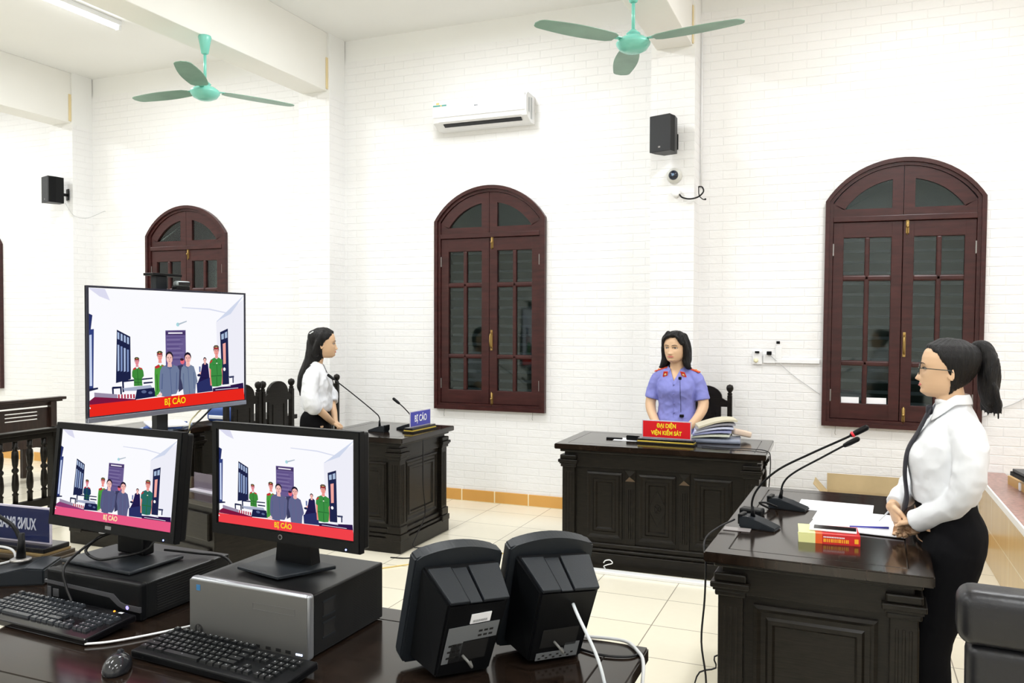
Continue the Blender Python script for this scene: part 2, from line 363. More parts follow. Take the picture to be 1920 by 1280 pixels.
# ---------------------------------------------------------------- windows
def make_window(idx, x, tilt):
    root = empty('window_%d' % idx, (x, YW, 0)); root['kind'] = 'structure'; root.rotation_euler = (0, tilt * -1, 0)
    b = bmesh.new()
    ringprism(b, arch(WW, WB, WS, WT), arch(WW - .06, WB + .03, WS, WT - .03), -.045, .08)
    ringprism(b, arch(WW - .06, WB + .03, WS, WT - .03), arch(WW - .11, WB + .055, WS - .005, WT - .055), -.025, .08)
    box(b, -.475, .475, -.03, .06, 2.345, 2.385, bev=.004)
    obj('window_frame', b, M_FRAME, root)
    # fanlights
    def fan(sgn):
        hw = WW / 2; s = WT - WS; r = (hw * hw + s * s) / (2 * s); cz = WT - r
        def outline(xc, xo, zb, dr):
            rr = r - dr; p = []
            for i in range(6): p.append((xc + (xo - xc) * i / 6, zb))
            zt = cz + math.sqrt(max(0, rr * rr - xo * xo)); zt = max(zt, zb + .004)
            for i in range(4): p.append((xo, zb + (zt - zb) * i / 4))
            a1 = math.asin(min(1, xo / rr)); a2 = math.asin(xc / rr)
            for i in range(16): a = a1 + (a2 - a1) * i / 16; p.append((rr * math.sin(a), cz + rr * math.cos(a)))
            zc = cz + rr * math.cos(a2)
            for i in range(6): p.append((xc, zc + (zb - zc) * i / 6))
            return [(sgn * q[0], q[1]) for q in p]
        b = bmesh.new(); ringprism(b, outline(.002, .475, 2.385, .057), outline(.075, .40, 2.44, .145), -.012, .03)
        f = obj('fanlight', b, M_FRAME, root)
        b = bmesh.new(); prism(b, outline(.072, .405, 2.437, .142), .006, .012); obj('glass', b, M_GLASS, f)
    fan(1); fan(-1)
    rows = [(0.995, 1.275), (1.315, 1.907), (1.950, 2.228)]
    for sgn in (-1, 1):
        b = bmesh.new(); e = .001
        lo, hi = (.002, .474)
        def bx(a, c_, z0, z1, bev=.004):
            a, c_ = sgn * a, sgn * c_; box(b, min(a, c_), max(a, c_), -.012, .03, z0, z1, bev)
        bx(lo, .075, .877, 2.343); bx(.400, hi, .877, 2.343)
        bx(.07, .405, .877, .995); bx(.07, .405, 2.228, 2.343)
        bx(.07, .405, 1.275, 1.315, .012); bx(.07, .405, 1.907, 1.950, .012); bx(.220, .255, .99, 2.23, .010)
        leaf = obj('casement', b, M_FRAME, root)
        b = bmesh.new(); box(b, min(sgn * .07, sgn * .402), max(sgn * .07, sgn * .402), .010, .015, .99, 2.232); obj('glass', b, M_GLASS, leaf)
        for z in (2.14, 1.05):
            b = bmesh.new(); box(b, sgn * .474 - .008, sgn * .474 + .008, -.020, -.008, z - .045, z + .045, .002); obj('hinge', b, M_STEEL, leaf)
        if sgn == 1:
            b = bmesh.new(); tube(b, [(.025, -.014, 1.37), (.022, -.045, 1.40), (.022, -.045, 1.48), (.025, -.014, 1.51)], .006, 8, 4)
            box(b, .014, .034, -.018, -.010, 1.35, 1.53, .002); obj('handle', b, M_BRASS, leaf)
            for z in (2.30, .925):
                b = bmesh.new(); box(b, .018, .040, -.020, -.010, z - .05, z + .05, .003); tube(b, [(.029, -.024, z - .06), (.029, -.024, z + .06)], .005, 8); ball(b, (.029, -.03, z), .011); obj('bolt', b, M_BRASS, leaf)
    b = bmesh.new()
    for i in range(17):
        z = .95 + i * .082; box(b, -.46, .46, -.002, .003, -.036, .036, M=Matrix.Translation((0, .15, z)) @ Matrix.Rotation(R(38), 4, 'X'))
    box(b, -.50, -.45, .12, .18, .84, 2.5); box(b, .45, .50, .12, .18, .84, 2.5); box(b, -.02, .02, .12, .18, .84, 2.5)
    obj('louvre_shutter', b, M_LOUVRE, root)
    b = bmesh.new()
    for sx in (-.43, .42): tube(b, [(sx, -.03, .83), (sx, -.035, .79), (sx - .003, -.035, .765), (sx + .004, -.04, .755)], .002, 6)
    obj('wire_stay', b, M_STEEL, root)
    return root
for i, (x, t) in enumerate(WIN): make_window(i + 1, x, t)
# two leaflets standing behind the lower panes of the right window
for k, (a, c_) in enumerate(((.075, .21), (.262, .385))):
    b = bmesh.new(); box(b, .338 - c_, .338 - a, YW + .004, YW + .007, .998, 1.043)
    tag(obj('paper_slip', b, M_PAPER), ('left' if k else 'right') + ' of two white paper slips behind the bottom panes of the right window', 'paper', 'paper slips in the right window')
# ---------------------------------------------------------------- fluorescent battens
for i, (x, y) in enumerate(TUBES):
    root = empty('ceiling_light', (x, y, ZC), 0, 'long white fluorescent tube light at the upper left corner of the room ceiling' if i == 1 else 'white fluorescent tube light on the ceiling beyond the edge of the picture', 'ceiling light', 'fluorescent ceiling lights')
    bm_ = bmesh.new(); box(bm_, -.03, .03, -.62, .62, -.045, 0, .005); obj('housing', bm_, M_WHITE, root)
    bm_ = bmesh.new(); tube(bm_, [(0, -.60, -.065), (0, .60, -.065)], .016, 12); obj('tube', bm_, emis('lit_tube', (0.97, 0.985, 1.0), 14.0), root)
    for s in (-1, 1): bm_ = bmesh.new(); box(bm_, -.02, .02, s * .61 - .015, s * .61 + .015, -.085, -.04, .003); obj('lamp_holder', bm_, M_WHITE, root)
    ld = bpy.data.lights.new('lamp', 'AREA'); ld.shape = 'RECTANGLE'; ld.size = 0.25; ld.size_y = 1.2; ld.energy = TUBE_POWER; ld.color = (0.955, 0.975, 1.0)
    lo = bpy.data.objects.new('lamp', ld); COL.objects.link(lo); lo.parent = root; lo.location = (0, 0, -.1); lo.visible_camera = False
# ================================================================ CEILING FANS
def make_fan(x, y, zh, angs, label):
    root = empty('ceiling_fan', (x, y, 3.72), 0, label, 'ceiling fan', 'mint green ceiling fans')
    d = zh - 3.72
    b = bmesh.new(); lathe(b, [(.018, -.135), (.026, -.13), (.040, -.05), (.048, -.012), (.044, 0), (.0, 0)][::1], seg=24); obj('canopy', b, M_MINT, root, True)
    b = bmesh.new(); tube(b, [(0, 0, -.12), (0, 0, d + .07)], .011, 12); obj('rod', b, M_MINT, root, True)
    b = bmesh.new(); lathe(b, [(.012, d - .055), (.05, d - .052), (.085, d - .035), (.104, d - .008), (.107, d + .004), (.098, d + .018), (.075, d + .036), (.045, d + .048), (.030, d + .058), (.045, d + .062), (.030, d + .075), (.014, d + .09)], seg=36); obj('motor', b, M_MINT, root, True)
    for a in angs:
        M = Matrix.Translation((0, 0, d + .016)) @ Matrix.Rotation(R(a), 4, 'Z') @ Matrix.Rotation(R(4), 4, 'X')
        b = bmesh.new(); top = []; bot = []
        outl = []
        for i in range(50):
            t = i / 49; xx = .135 + .56 * t; w = .058 + .022 * math.sin(math.pi * min(1, t * 1.1)); 
            if t > .9: w *= math.sqrt(max(0.0, 1 - ((t - .9) / .1) ** 2)) * .999 + .001
            if t < .06: w *= .7 + .3 * t / .06
            top.append((xx, w)); bot.append((xx, -w))
        prism(b, top + bot[::-1], -.002, .002, M=M, axis='Z'); bl = obj('blade', b, M_BLADE, root)
        b = bmesh.new(); prism(b, [(.085, .014), (.15, .024), (.19, .012), (.19, -.012), (.15, -.024), (.085, -.014)], .002, .007, M=M, axis='Z'); obj('blade_bracket', b, M_MINT, bl)
    return root
make_fan(-4.46, 4.86, 3.30, (60, 180, -60), 'mint green ceiling fan on the left, hanging from beam by its cone canopy')
make_fan(-1.262, 5.08, 3.33, (-131, -9, 111), 'mint green ceiling fan at top centre, its long rod leaving the picture')
# ================================================================ WALL THINGS
r = empty('air_conditioner', (-2.955, YW, 3.295), 0, 'white wall mounted split air conditioner above the middle window', 'air conditioner')
b = bmesh.new(); prism(b, [(0, .235), (-.17, .24), (-.205, .21), (-.21, .09), (-.19, .045), (-.10, .0), (0, 0)], -.44, .44, axis='X'); obj('casing', b, M_WHITE, r)
b = bmesh.new(); box(b, -.43, .43, -.216, -.205, .085, .232, .004); obj('front_panel', b, mat('ac_panel_white', (.90, .91, .95), .18), r)
b = bmesh.new(); box(b, -.35, .38, -.035, .004, -.003, .003, M=Matrix.Translation((0, -.143, .016)) @ Matrix.Rotation(R(-27), 4, 'X')); obj('air_slot', b, M_BLACKGLOSS, r)
b = bmesh.new(); box(b, -.38, .40, -.024, .004, -.003, .003, .001, M=Matrix.Translation((0, -.188, .038)) @ Matrix.Rotation(R(-27), 4, 'X')); obj('louvre_flap', b, M_WHITE, r)
b = bmesh.new(); box(b, -.43, -.30, -.2175, -.216, .180, .193); box(b, -.40, -.37, -.2175, -.216, .197, .213, mi=1); box(b, -.36, -.345, -.218, -.216, .180, .193, mi=1); obj('energy_sticker', b, [mat('teal_print', (.10, .35, .30), .5), mat('yellow_print', (.7, .55, .2), .5)], r)
b = bmesh.new(); box(b, -.034, -.018, -.2176, -.216, .155, .168, .001); box(b, -.014, -.004, -.2176, -.216, .155, .168, .001); obj('logo', b, mat('grey_print', (.25, .27, .30), .4), r)
b = bmesh.new(); box(b, .44, .443, -.15, -.13, .08, .20); box(b, .44, .443, -.10, -.07, .03, .21, .001); obj('side_label', b, [mat('grey_print2', (.5, .52, .55), .5)], r)
def speaker(loc, rz, label, foam=True):
    r = empty('wall_speaker', loc, rz, label, 'speaker', 'black wall speakers')
    b = bmesh.new(); prism(b, [(-.085, -.09), (.085, -.09), (.085, -.02), (.055, .07), (-.055, .07), (-.085, -.02)], -.135, .135, axis='Z'); obj('cabinet', b, M_BLACK, r)
    b = bmesh.new(); box(b, -.088, .088, -.100, -.088, -.138, .138, .006); g = obj('grille', b, mat('speaker_grille', (.022, .024, .028), .55, bump=(500, .4)), r)
    b = bmesh.new(); box(b, -.012, .006, -.102, -.099, -.108, -.096, .001); obj('badge', b, M_STEEL, g)
    b = bmesh.new(); box(b, -.012, .012, .05, .13, -.05, -.02, .002); box(b, -.03, .03, .125, .135, -.09, .03, .002); obj('bracket', b, M_BLACK, r)
    return r
speaker((-1.30, YW - .25 - .137, 3.02), R(-18), 'black wall speaker on the pilaster above the dome camera')
speaker((-7.80, YW - .25 - .137, 2.985), R(-18), 'black wall speaker at the far left, on the left pilaster')
b = bmesh.new(); tube(b, [(-7.74, 6.36, 2.86), (-7.72, 6.40, 2.78), (-7.66, 6.42, 2.72), (-7.58, 6.50, 2.71), (-7.52, 6.64, 2.79), (-7.51, 6.668, 2.80)], .003, 6, 5)
tag(obj('speaker_cable', b, M_GREYCAB), 'thin pale cable looping from the far left speaker to the wall', 'cable')
r = empty('dome_camera', (-1.262, YW - .25, 2.733), 0, 'white round dome security camera under the black wall speaker', 'security camera')
Mx = Matrix.Rotation(R(90), 4, 'X')
b = bmesh.new(); lathe(b, [(.060, 0), (.060, .018), (.052, .034), (.036, .044), (.0, .046)], seg=32, M=Mx); obj('housing', b, mat('camera_grey_white', (.66, .66, .62), .35), r, True)
b = bmesh.new(); lathe(b, [(.038, .036), (.037, .050), (.028, .064), (.012, .071), (.0, .072)], seg=28, M=Mx); obj('dome', b, mat('smoked_dome', (.02, .025, .04), .05), r, True)
b = bmesh.new(); lathe(b, [(.012, .069), (.010, .075), (.0, .076)], seg=16, M=Mx); obj('lens', b, mat('lens_blue', (.2, .3, .45), .1), r, True)
r = empty('junction_box', (-1.245, YW - .25, 2.60), 0, 'small white cable box on the pilaster below the dome camera', 'junction box')
b = bmesh.new(); lathe(b, [(.035, 0), (.035, .03), (.028, .04), (0, .04)], seg=20, M=Mx); obj('cover', b, M_WHITE, r, True)
b = bmesh.new(); tube(b, [(.02, -.03, -.005), (.05, -.035, -.04), (.11, -.035, -.055), (.17, -.02, -.04), (.205, .0, .0), (.19, .03, .04), (.16, .06, .05)], .006, 8, 6); obj('cable', b, M_BLACKCAB, r, True)
b = bmesh.new(); tube(b, [(.16, .05, .05), (.165, .05, -.02), (.20, .03, -.055), (.215, .03, -.052)], .004, 6, 3); ball(b, (.215, .03, -.054), .008); obj('plug', b, M_BLACKCAB, r, True)
b = bmesh.new(); tube(b, [(-1.095, YW - .02, 2.66), (-1.095, YW - .02, 3.9)], .006, 8); tag(obj('cable_conduit', b, M_WHITE), 'thin white vertical cable conduit in the corner right of the speaker pilaster', 'conduit')
# sockets
r = empty('wall_socket', (-.655, YW, 1.33), 0, 'white wall socket with round cream outlet, left of the double plug', 'socket')
b = bmesh.new(); box(b, -.035, .035, -.02, 0, -.055, .05, .004); obj('plate', b, M_WHITE, r)
b = bmesh.new(); lathe(b, [(.018, 0), (.016, .012), (.0, .012)], (0, 0, 0), 16, M=Matrix.Translation((-.01, -.018, -.025)) @ Mx); obj('outlet', b, mat('cream_plastic', (.8, .75, .5), .4), r, True)
b = bmesh.new(); box(b, -.016, .016, -.04, -.018, .032, .048, .003); obj('plug', b, M_BLACK, r)
r = empty('power_socket', (-.565, YW, 1.32), 0, 'white wall outlet with black plug and thin grey lead', 'socket')
b = bmesh.new(); box(b, -.045, .045, -.02, 0, -.035, .04, .004); obj('plate', b, M_WHITE, r)
b = bmesh.new(); box(b, -.018, .018, -.05, -.018, .03, .058, .004); obj('plug', b, M_BLACK, r)
b = bmesh.new(); tube(b, [(.0, -.04, .035), (.06, -.02, -.02), (.17, -.008, -.12), (.28, -.008, -.20), (.37, -.008, -.265)], .0022, 6, 5); obj('lead', b, M_GREYCAB, r)
r = empty('cable_trunking', (-.36, YW, 1.30), 0, 'white plastic trunking strip running from the outlet to the right window', 'trunking')
b = bmesh.new(); box(b, -.16, .16, -.022, 0, -.012, .018, .003); box(b, -.16, -.115, -.02, 0, .018, .115, .003); obj('cover', b, M_WHITE, r)
b = bmesh.new(); box(b, -.153, -.127, -.035, -.018, .135, .157, .003); obj('plug', b, M_BLACK, r)
b = bmesh.new(); tube(b, [(.875, 6.655, .93), (.93, 6.655, .955), (1.0, 6.655, 1.0), (1.10, 6.655, 1.05), (1.25, 6.655, 1.16)], .0035, 6, 5)
tag(obj('wall_cable', b, M_GREYCAB), 'thin grey cable slanting up the brick wall right of the right window', 'cable')
# ================================================================ DESKS
def make_desk(loc, rz, W, D, nfront, label, H=.80):
    root = empty('courtroom_desk', loc, rz, label, 'desk')
    b = bmesh.new(); t = bmesh.new(); bmesh.ops.create_cube(t, size=1.0)
    for v in t.verts: v.co = Vector((v.co.x * W, v.co.y * D, H - .0175 + v.co.z * .035))
    bmesh.ops.bevel(t, geom=list(t.edges), offset=.004, segments=2, affect='EDGES')
    f = max(t.faces, key=lambda f: f.calc_area() * (f.normal.z > .9))
    bmesh.ops.inset_region(t, faces=[f], thickness=.095 if W < 2 else .11); bmesh.ops.inset_region(t, faces=[f], thickness=.004, depth=-.004)
    bmesh.ops.inset_region(t, faces=[f], thickness=.004, depth=.004)
    merge(b, t, 0); obj('tabletop', b, M_WOODTOP, root)
    b = bmesh.new()
    box(b, -W / 2 + .03, W / 2 - .03, -D / 2 + .03, D / 2 - .03, H - .055, H - .035, .006)
    box(b, -W / 2 + .055, W / 2 - .055, -D / 2 + .055, D / 2 - .055, H - .15, H - .055, .003)
    obj('apron', b, M_WOOD, root)
    b = bmesh.new(); x, y = W / 2 - .075, D / 2 - .075
    box(b, -x, x, -y, y, .10, H - .15); obj('carcass', b, M_WOOD, root)
    b = bmesh.new()
    box(b, -W / 2 + .03, W / 2 - .03, -D / 2 + .03, D / 2 - .03, 0, .10, .004)
    box(b, -W / 2 + .042, W / 2 - .042, -D / 2 + .042, D / 2 - .042, .10, .125, .008)
    box(b, -W / 2 + .055, W / 2 - .055, -D / 2 + .055, D / 2 - .055, .125, .16, .008)
    obj('plinth', b, M_WOOD, root)
    for sx in (-1, 1):
        for sy in (-1, 1):
            cx, cy = sx * (W / 2 - .085), sy * (D / 2 - .085); b = bmesh.new()
            box(b, cx - .042, cx + .042, cy - .042, cy + .042, .16, H - .10, .003)
            for k in (-.02, 0, .02):
                box(b, cx + k - .005, cx + k + .005, cy + sy * .040 - .005, cy + sy * .040 + .005, .20, H - .19, .002)
                box(b, cx + sx * .040 - .005, cx + sx * .040 + .005, cy + k - .005, cy + k + .005, .20, H - .19, .002)
            box(b, cx - .052, cx + .052, cy - .052, cy + .052, H - .155, H - .135, .005)
            box(b, cx - .066, cx + .066, cy - .066, cy + .066, H - .125, H - .105, .004)
            box(b, cx - .058, cx + .058, cy - .058, cy + .058, H - .135, H - .125, .002); box(b, cx - .055, cx + .055, cy - .055, cy + .055, H - .105, H - .075, .006)
            box(b, cx - .060, cx + .060, cy - .060, cy + .060, .085, .13, .006); box(b, cx - .052, cx + .052, cy - .052, cy + .052, .13, .185, .006)
            obj('corner_column', b, M_WOOD, root)
    pw = (W - .30) / nfront; zc = (.16 + H - .15) / 2; ph = H - .15 - .16 - .06
    ys = -(D / 2 - .075)
    for k in range(nfront):
        cx = -W / 2 + .15 + pw * (k + .5); b = bmesh.new(); w = pw - (.11 if nfront > 1 else .03)
        raised(b, (cx, ys, zc), (1, 0, 0), (0, 0, 1), w, ph)
        if k == 1 and nfront == 3:
            M = frame_M((cx, ys - .006, zc), (1, 0, 0), (0, 0, 1))
            for q in ((0, .10), (.055, 0), (0, -.10), (-.055, 0)): pass
            L = [(0, .115), (.05, .02), (.05, -.02), (0, -.115), (-.05, -.02), (-.05, .02), (0, .115)]
            tube(b, [M @ Vector((p[0], p[1], 0)) for p in L], .003, 6); tube(b, [M @ Vector((.022 * math.cos(t * .785), .028 * math.sin(t * .785), 0)) for t in range(9)], .003, 6)
            for a in (45, 135): tube(b, [M @ Vector((-.02 * math.cos(R(a)), -.025 * math.sin(R(a)), 0)), M @ Vector((.02 * math.cos(R(a)), .025 * math.sin(R(a)), 0))], .003, 6)
        obj('front_panel', b, M_WOOD, root)
        if k:
            xx = -W / 2 + .15 + pw * k; b = bmesh.new()
            box(b, xx - .032, xx + .032, ys - .012, ys + .01, .16, H - .15, .002)
            for q in (-.014, 0, .014): box(b, xx + q - .004, xx + q + .004, ys - .018, ys - .01, .20, H - .28, .0015)
            st = obj('front_stile', b, M_WOOD, root)
            b = bmesh.new(); M = frame_M((xx, ys - .012, H - .195), (1, 0, 0), (0, 0, 1)); q = .034
            vs = [b.verts.new(M @ Vector(p)) for p in ((-q, -q, 0), (q, -q, 0), (q, q, 0), (-q, q, 0), (0, 0, .024))]
            for i in range(4):
                f = b.faces.new((vs[i], vs[(i + 1) % 4], vs[4])); f.material_index = 1 if i == 0 else 0  # bottom facet coloured lighter as if lit
            b.faces.new(vs[:4][::-1]); obj('stud', b, [M_WOOD, M_STUD], st)
    for sx in (-1, 1):
        b = bmesh.new(); raised(b, (sx * (W / 2 - .075), 0, zc), (0, sx, 0), (0, 0, 1), D - .32, ph); obj('side_panel', b, M_WOOD, root)
    return root
make_desk((-1.122, 5.47, 0), R(1.0), 1.335, .70, 3, 'dark carved desk with the red nameplate, standing below and right of the middle window')
make_desk((-3.17, 5.29, 0), R(90), .80, .74, 1, 'square dark carved desk with the small blue nameplate, left of the middle window')
make_desk((-.078, 3.49, 0), R(-91.9), 1.275, .712, 2, 'dark glossy desk in front of the woman with glasses, papers and two microphones on it')
make_desk((-4.86, 4.60, 0), R(90), .72, .70, 1, 'dark carved desk mostly hidden behind the big television screen')
make_desk((-1.92, 1.57, 0), 0, 2.96, .78, 4, 'long dark desk in the foreground carrying the computers, keyboards and compact monitors')
# near low cabinet seen between the two desk monitors
r = empty('drawer_cabinet', (-2.93, 3.25, 0), R(-14), 'black drawer cabinet seen between the two desk monitors, clear nameplate on top', 'cabinet')
b = bmesh.new(); box(b, -.32, .32, -.22, .22, 0, .74, .004); obj('body', b, M_WOOD, r)
b = bmesh.new(); box(b, -.34, .34, -.24, .24, .74, .765, .004); obj('top', b, M_WOODTOP, r)
for z in (.10, .26, .42, .58):
    b = bmesh.new(); box(b, -.29, .29, -.235, -.215, z, z + .13, .006); obj('drawer_front', b, M_WOOD, r)
r = empty('clear_nameplate', (-2.86, 3.13, .765), R(-14), 'clear acrylic nameplate lying edge-on on the black drawer cabinet', 'nameplate')
b = bmesh.new(); box(b, -.12, .12, -.004, .0, .006, .085, .001); obj('plate', b, mat('smoky_acrylic', (.18, .15, .2), .1, alpha=.6), r)
b = bmesh.new(); box(b, -.12, .12, -.03, .02, 0, .007, .001); obj('foot', b, mat('frosted_edge', (.6, .58, .66), .3), r)
# ================================================================ CARVED CHAIRS
def make_chair(loc, rz, label):
    r = empty('wooden_chair', loc, rz, label, 'chair', 'dark carved wooden chairs'); r.scale = (.93, 1, 1)
    b = bmesh.new(); box(b, -.200, .200, -.23, .20, .43, .455, .008); box(b, -.18, .18, -.20, .18, .37, .43, .003); obj('seat', b, M_WOOD, r)
    # backrest: arched rail and broad splat in one board
    o = [(-.18, .955), (-.125, .955), (-.125, .50), (.125, .50), (.125, .955), (.18, .955), (.18, 1.0), (.165, 1.005)]
    for i in range(13):
        a = math.pi * i / 12; o.append((.135 * math.cos(a), 1.02 + .095 * math.sin(a)))
    o += [(-.165, 1.005), (-.18, 1.0)]
    b = bmesh.new(); prism(b, o, .185, .210)
    for s in (-1, 1): box(b, s * .075 - .004, s * .075 + .004, .180, .186, .55, .93, .001)
    obj('backrest', b, M_WOOD, r)
    b = bmesh.new(); box(b, -.18, .18, .183, .212, .50, .55, .004); obj('lower_rail', b, M_WOOD, r)
    for s in (-1, 1):
        b = bmesh.new(); box(b, s * .195 - .019, s * .195 + .019, .178, .216, .0, 1.045, .005)
        lathe(b, [(.014, 1.04), (.022, 1.055), (.013, 1.066), (.026, 1.082), (.030, 1.10), (.024, 1.118), (.0, 1.128)], (s * .195, .197, 0), 16)
        obj('back_post', b, M_WOOD, r)
        b = bmesh.new(); lathe(b, [(.016, 0), (.022, .03), (.017, .06), (.020, .2), (.026, .30), (.018, .33), (.024, .37), (.024, .43)], (s * .178, -.195, 0), 14); obj('front_leg', b, M_WOOD, r, True)
        b = bmesh.new(); box(b, s * .18 - .012, s * .18 + .012, -.18, .19, .16, .19, .003); obj('stretcher', b, M_WOOD, r)
    return r
c0 = make_chair((-4.10, 5.48, 0), R(90), 'dark carved chair with arched back, directly left behind the woman with long loose hair')
def place(src, loc, rz, label):
    c = copy_tree(src); c.location = loc; c.rotation_euler = (0, 0, rz); c['label'] = label; return c
place(c0, (-4.10, 5.065, 0), R(90), 'dark carved chair with arched back, its left side covered by the television')
place(c0, (-4.10, 6.14, 0), R(90), 'dark carved chair mostly hidden by the woman with long loose hair, one post showing')
place(c0, (-1.015, 6.25, 0), R(0), 'dark carved chair behind the uniformed woman at the red nameplate desk')
# dark bench and bag behind the carved chairs
b = bmesh.new(); box(b, -5.15, -4.75, 5.35, 6.35, .70, .74, .004); box(b, -5.12, -4.78, 5.38, 5.42, 0, .70); box(b, -5.12, -4.78, 6.28, 6.32, 0, .70); box(b, -4.80, -4.78, 5.42, 6.28, .1, .70)
tag(obj('side_table', b, M_WOOD), 'low dark side table behind the carved chairs', 'table')
b = bmesh.new(); box(b, -.14, .14, -.09, .09, 0, .13, .04, seg=4); box(b, -.10, .10, -.095, -.088, .03, .06, .002, mi=1); tube(b, [(-.07, 0, .12), (-.05, 0, .19), (.05, 0, .19), (.07, 0, .12)], .008, 8, 5)
tag(obj('bag', b, [mat('blue_bag', (.03, .08, .30), .6), M_PAPER], None, True, (-4.95, 5.62, .74)), 'blue and white bag seen between two carved chairs', 'bag')
for k in range(3):
    b = bmesh.new(); box(b, -.13, .13, -.17, .17, 0, .016, .004)
    o = obj('document_folder', b, [mat('pale_blue_card', (.45, .55, .75), .6), mat('blue_bag', (.03, .08, .30), .6), M_PAPER][k], None, False, (-4.72 + k * .03, 4.72 - k * .03, .80 + k * .0165)); o.rotation_euler = (0, 0, R(20 + k * 17))
    tag(o, ['pale blue folder at the bottom of', 'dark blue folder in the middle of', 'white folder on top of'][k] + ' the pile behind the television', 'folder', 'folders behind the television')
# ================================================================ PEWS AND RAILING (public gallery, left)
def pew(x, label):
    r = empty('court_bench', (x, 4.5, 0), 0, label, 'bench', 'public benches')
    ys = [-1.55, -1.0, -.43, .14, .71, 1.46]; b = bmesh.new()
    def cells(y0, y1):
        w = y1 - y0; zs = [(.745, .762, .10, .90), (.703, .714, .26, .74), (.668, .679, .26, .74), (.632, .643, .26, .74)]
        box(b, -.016, .016, y0, y1, .762, .815); box(b, -.016, .016, y0, y1, .36, .632); z0 = .632
        for i, (a, c, u, v) in enumerate(zs[::-1]):
            box(b, -.016, .016, y0, y0 + u * w, a, c); box(b, -.016, .016, y0 + v * w, y1, a, c)
            nx = zs[::-1][i + 1][0] if i < 3 else .762
            if c < .762: box(b, -.016, .016, y0, y1, c, nx)
    for a, c in ((-1.55, -.80), (-.80, -.05), (-.05, .70), (.70, 1.45)): cells(a, c)
    for y in (-.80, -.05, .70): box(b, .012, .030, y - .03, y + .03, .36, .80, .003)
    obj('backrest', b, M_PEW, r)
    b = bmesh.new(); box(b, -.03, .06, -1.62, 1.53, .812, .840, .006); box(b, -.02, .04, -1.60, 1.50, .795, .812, .004); obj('top_rail', b, M_PEW, r)
    b = bmesh.new(); box(b, -.42, .0, -1.58, 1.48, .36, .40, .006); obj('seat', b, M_PEW, r)
    for y in (-1.5, -.05, 1.36):
        b = bmesh.new(); prism(b, [(-.40, 0), (-.36, 0), (-.36, .33), (.0, .33), (.0, 0), (.05, 0), (.05, .80), (-.0, .80), (-.02, .40), (-.40, .38)], y, y + .05); obj('end_panel', b, M_PEW, r)
    return r
pew(-7.40, 'brown wooden public bench with slotted backrest, nearest one behind the baluster railing')
r = empty('baluster_railing', (-6.2, 3.9, 0), 0, 'low dark wooden railing with turned balusters at the left edge', 'railing')
b = bmesh.new(); box(b, -.045, .045, -1.3, 1.10, .672, .705, .006); box(b, -.03, .03, -1.3, 1.08, .63, .672, .003); obj('handrail', b, M_WOOD, r)
b = bmesh.new(); box(b, -.03, .03, -1.3, 1.08, .06, .125, .004); obj('bottom_rail', b, M_WOOD, r)
for y in (-1.27, 1.07): 
    b = bmesh.new(); box(b, -.04, .04, y - .04, y + .04, 0, .705, .004); obj('post', b, M_WOOD, r)
prof = [(.020, .125), (.020, .19), (.026, .20), (.014, .215), (.024, .235), (.027, .28), (.022, .35), (.015, .37), (.026, .385), (.026, .40), (.015, .415), (.022, .44), (.027, .50), (.024, .545), (.014, .56), (.026, .575), (.020, .585), (.020, .635)]
bal = None
for k in range(15):
    if bal is None:
        b = bmesh.new(); lathe(b, prof, (0, 0, 0), 14); bal = obj('baluster', b, M_WOOD, r, True); o = bal
    else: o = bal.copy(); COL.objects.link(o)
    o.location = (0, .97 - k * .128, 0)
# ================================================================ PODIUM (right)
b = bmesh.new(); box(b, .87, X1, 1.6, YW - .012, 0, .515, mi=0)
struct('trim_13', b, M_PODIUM)
b = bmesh.new(); box(b, .845, 1.03, 1.58, YW - .012, .515, .545, .006); struct('trim_14', b, M_GRANITE)
b = bmesh.new(); box(b, .835, .847, 1.58, YW - .012, .507, .549, .003); struct('trim_15', b, mat('white_edge_strip', (.88, .88, .88), .3))
b = bmesh.new(); box(b, 1.03, X1, 1.58, YW - .012, .515, .530); struct('trim_16', b, mat('podium_floor', (.45, .32, .18), .35))
r = empty('wooden_tray', (1.45, 5.85, .53), R(8), 'shallow light wooden crate frame standing on the podium at the right edge', 'crate')
for (a, c, d, e) in ((-.42, .42, .40, .425), (-.42, .42, -.425, -.40), (-.42, -.395, -.40, .40), (.395, .42, -.40, .40)):
    b = bmesh.new(); box(b, a, c, d, e, 0, .07, .003); obj('side_board', b, mat('orange_pine', (.55, .33, .11), .45), r)
r = empty('dark_board', (1.42, 5.62, .575), R(14), 'dark grey board with black rim lying tilted over the wooden crate at the right edge', 'board')
M = Matrix.Translation((0, 0, .075)) @ Matrix.Rotation(R(3), 4, 'X')
b = bmesh.new(); box(b, -.36, .45, -.5, .45, -.008, .010, .003, M=M); obj('panel', b, mat('dark_grey_laminate', (.05, .05, .055), .35), r)
b = bmesh.new(); box(b, -.37, .46, -.51, .46, -.035, -.008, .004, M=M); obj('rim', b, M_BLACK, r)
b = bmesh.new(); box(b, -.02, .02, -.02, .02, -.0, .05, .006)
tag(obj('paper_ball', b, M_PAPER, None, True, (1.02, 5.98, .545)), 'small crumpled white paper on the red-brown podium edge', 'paper')
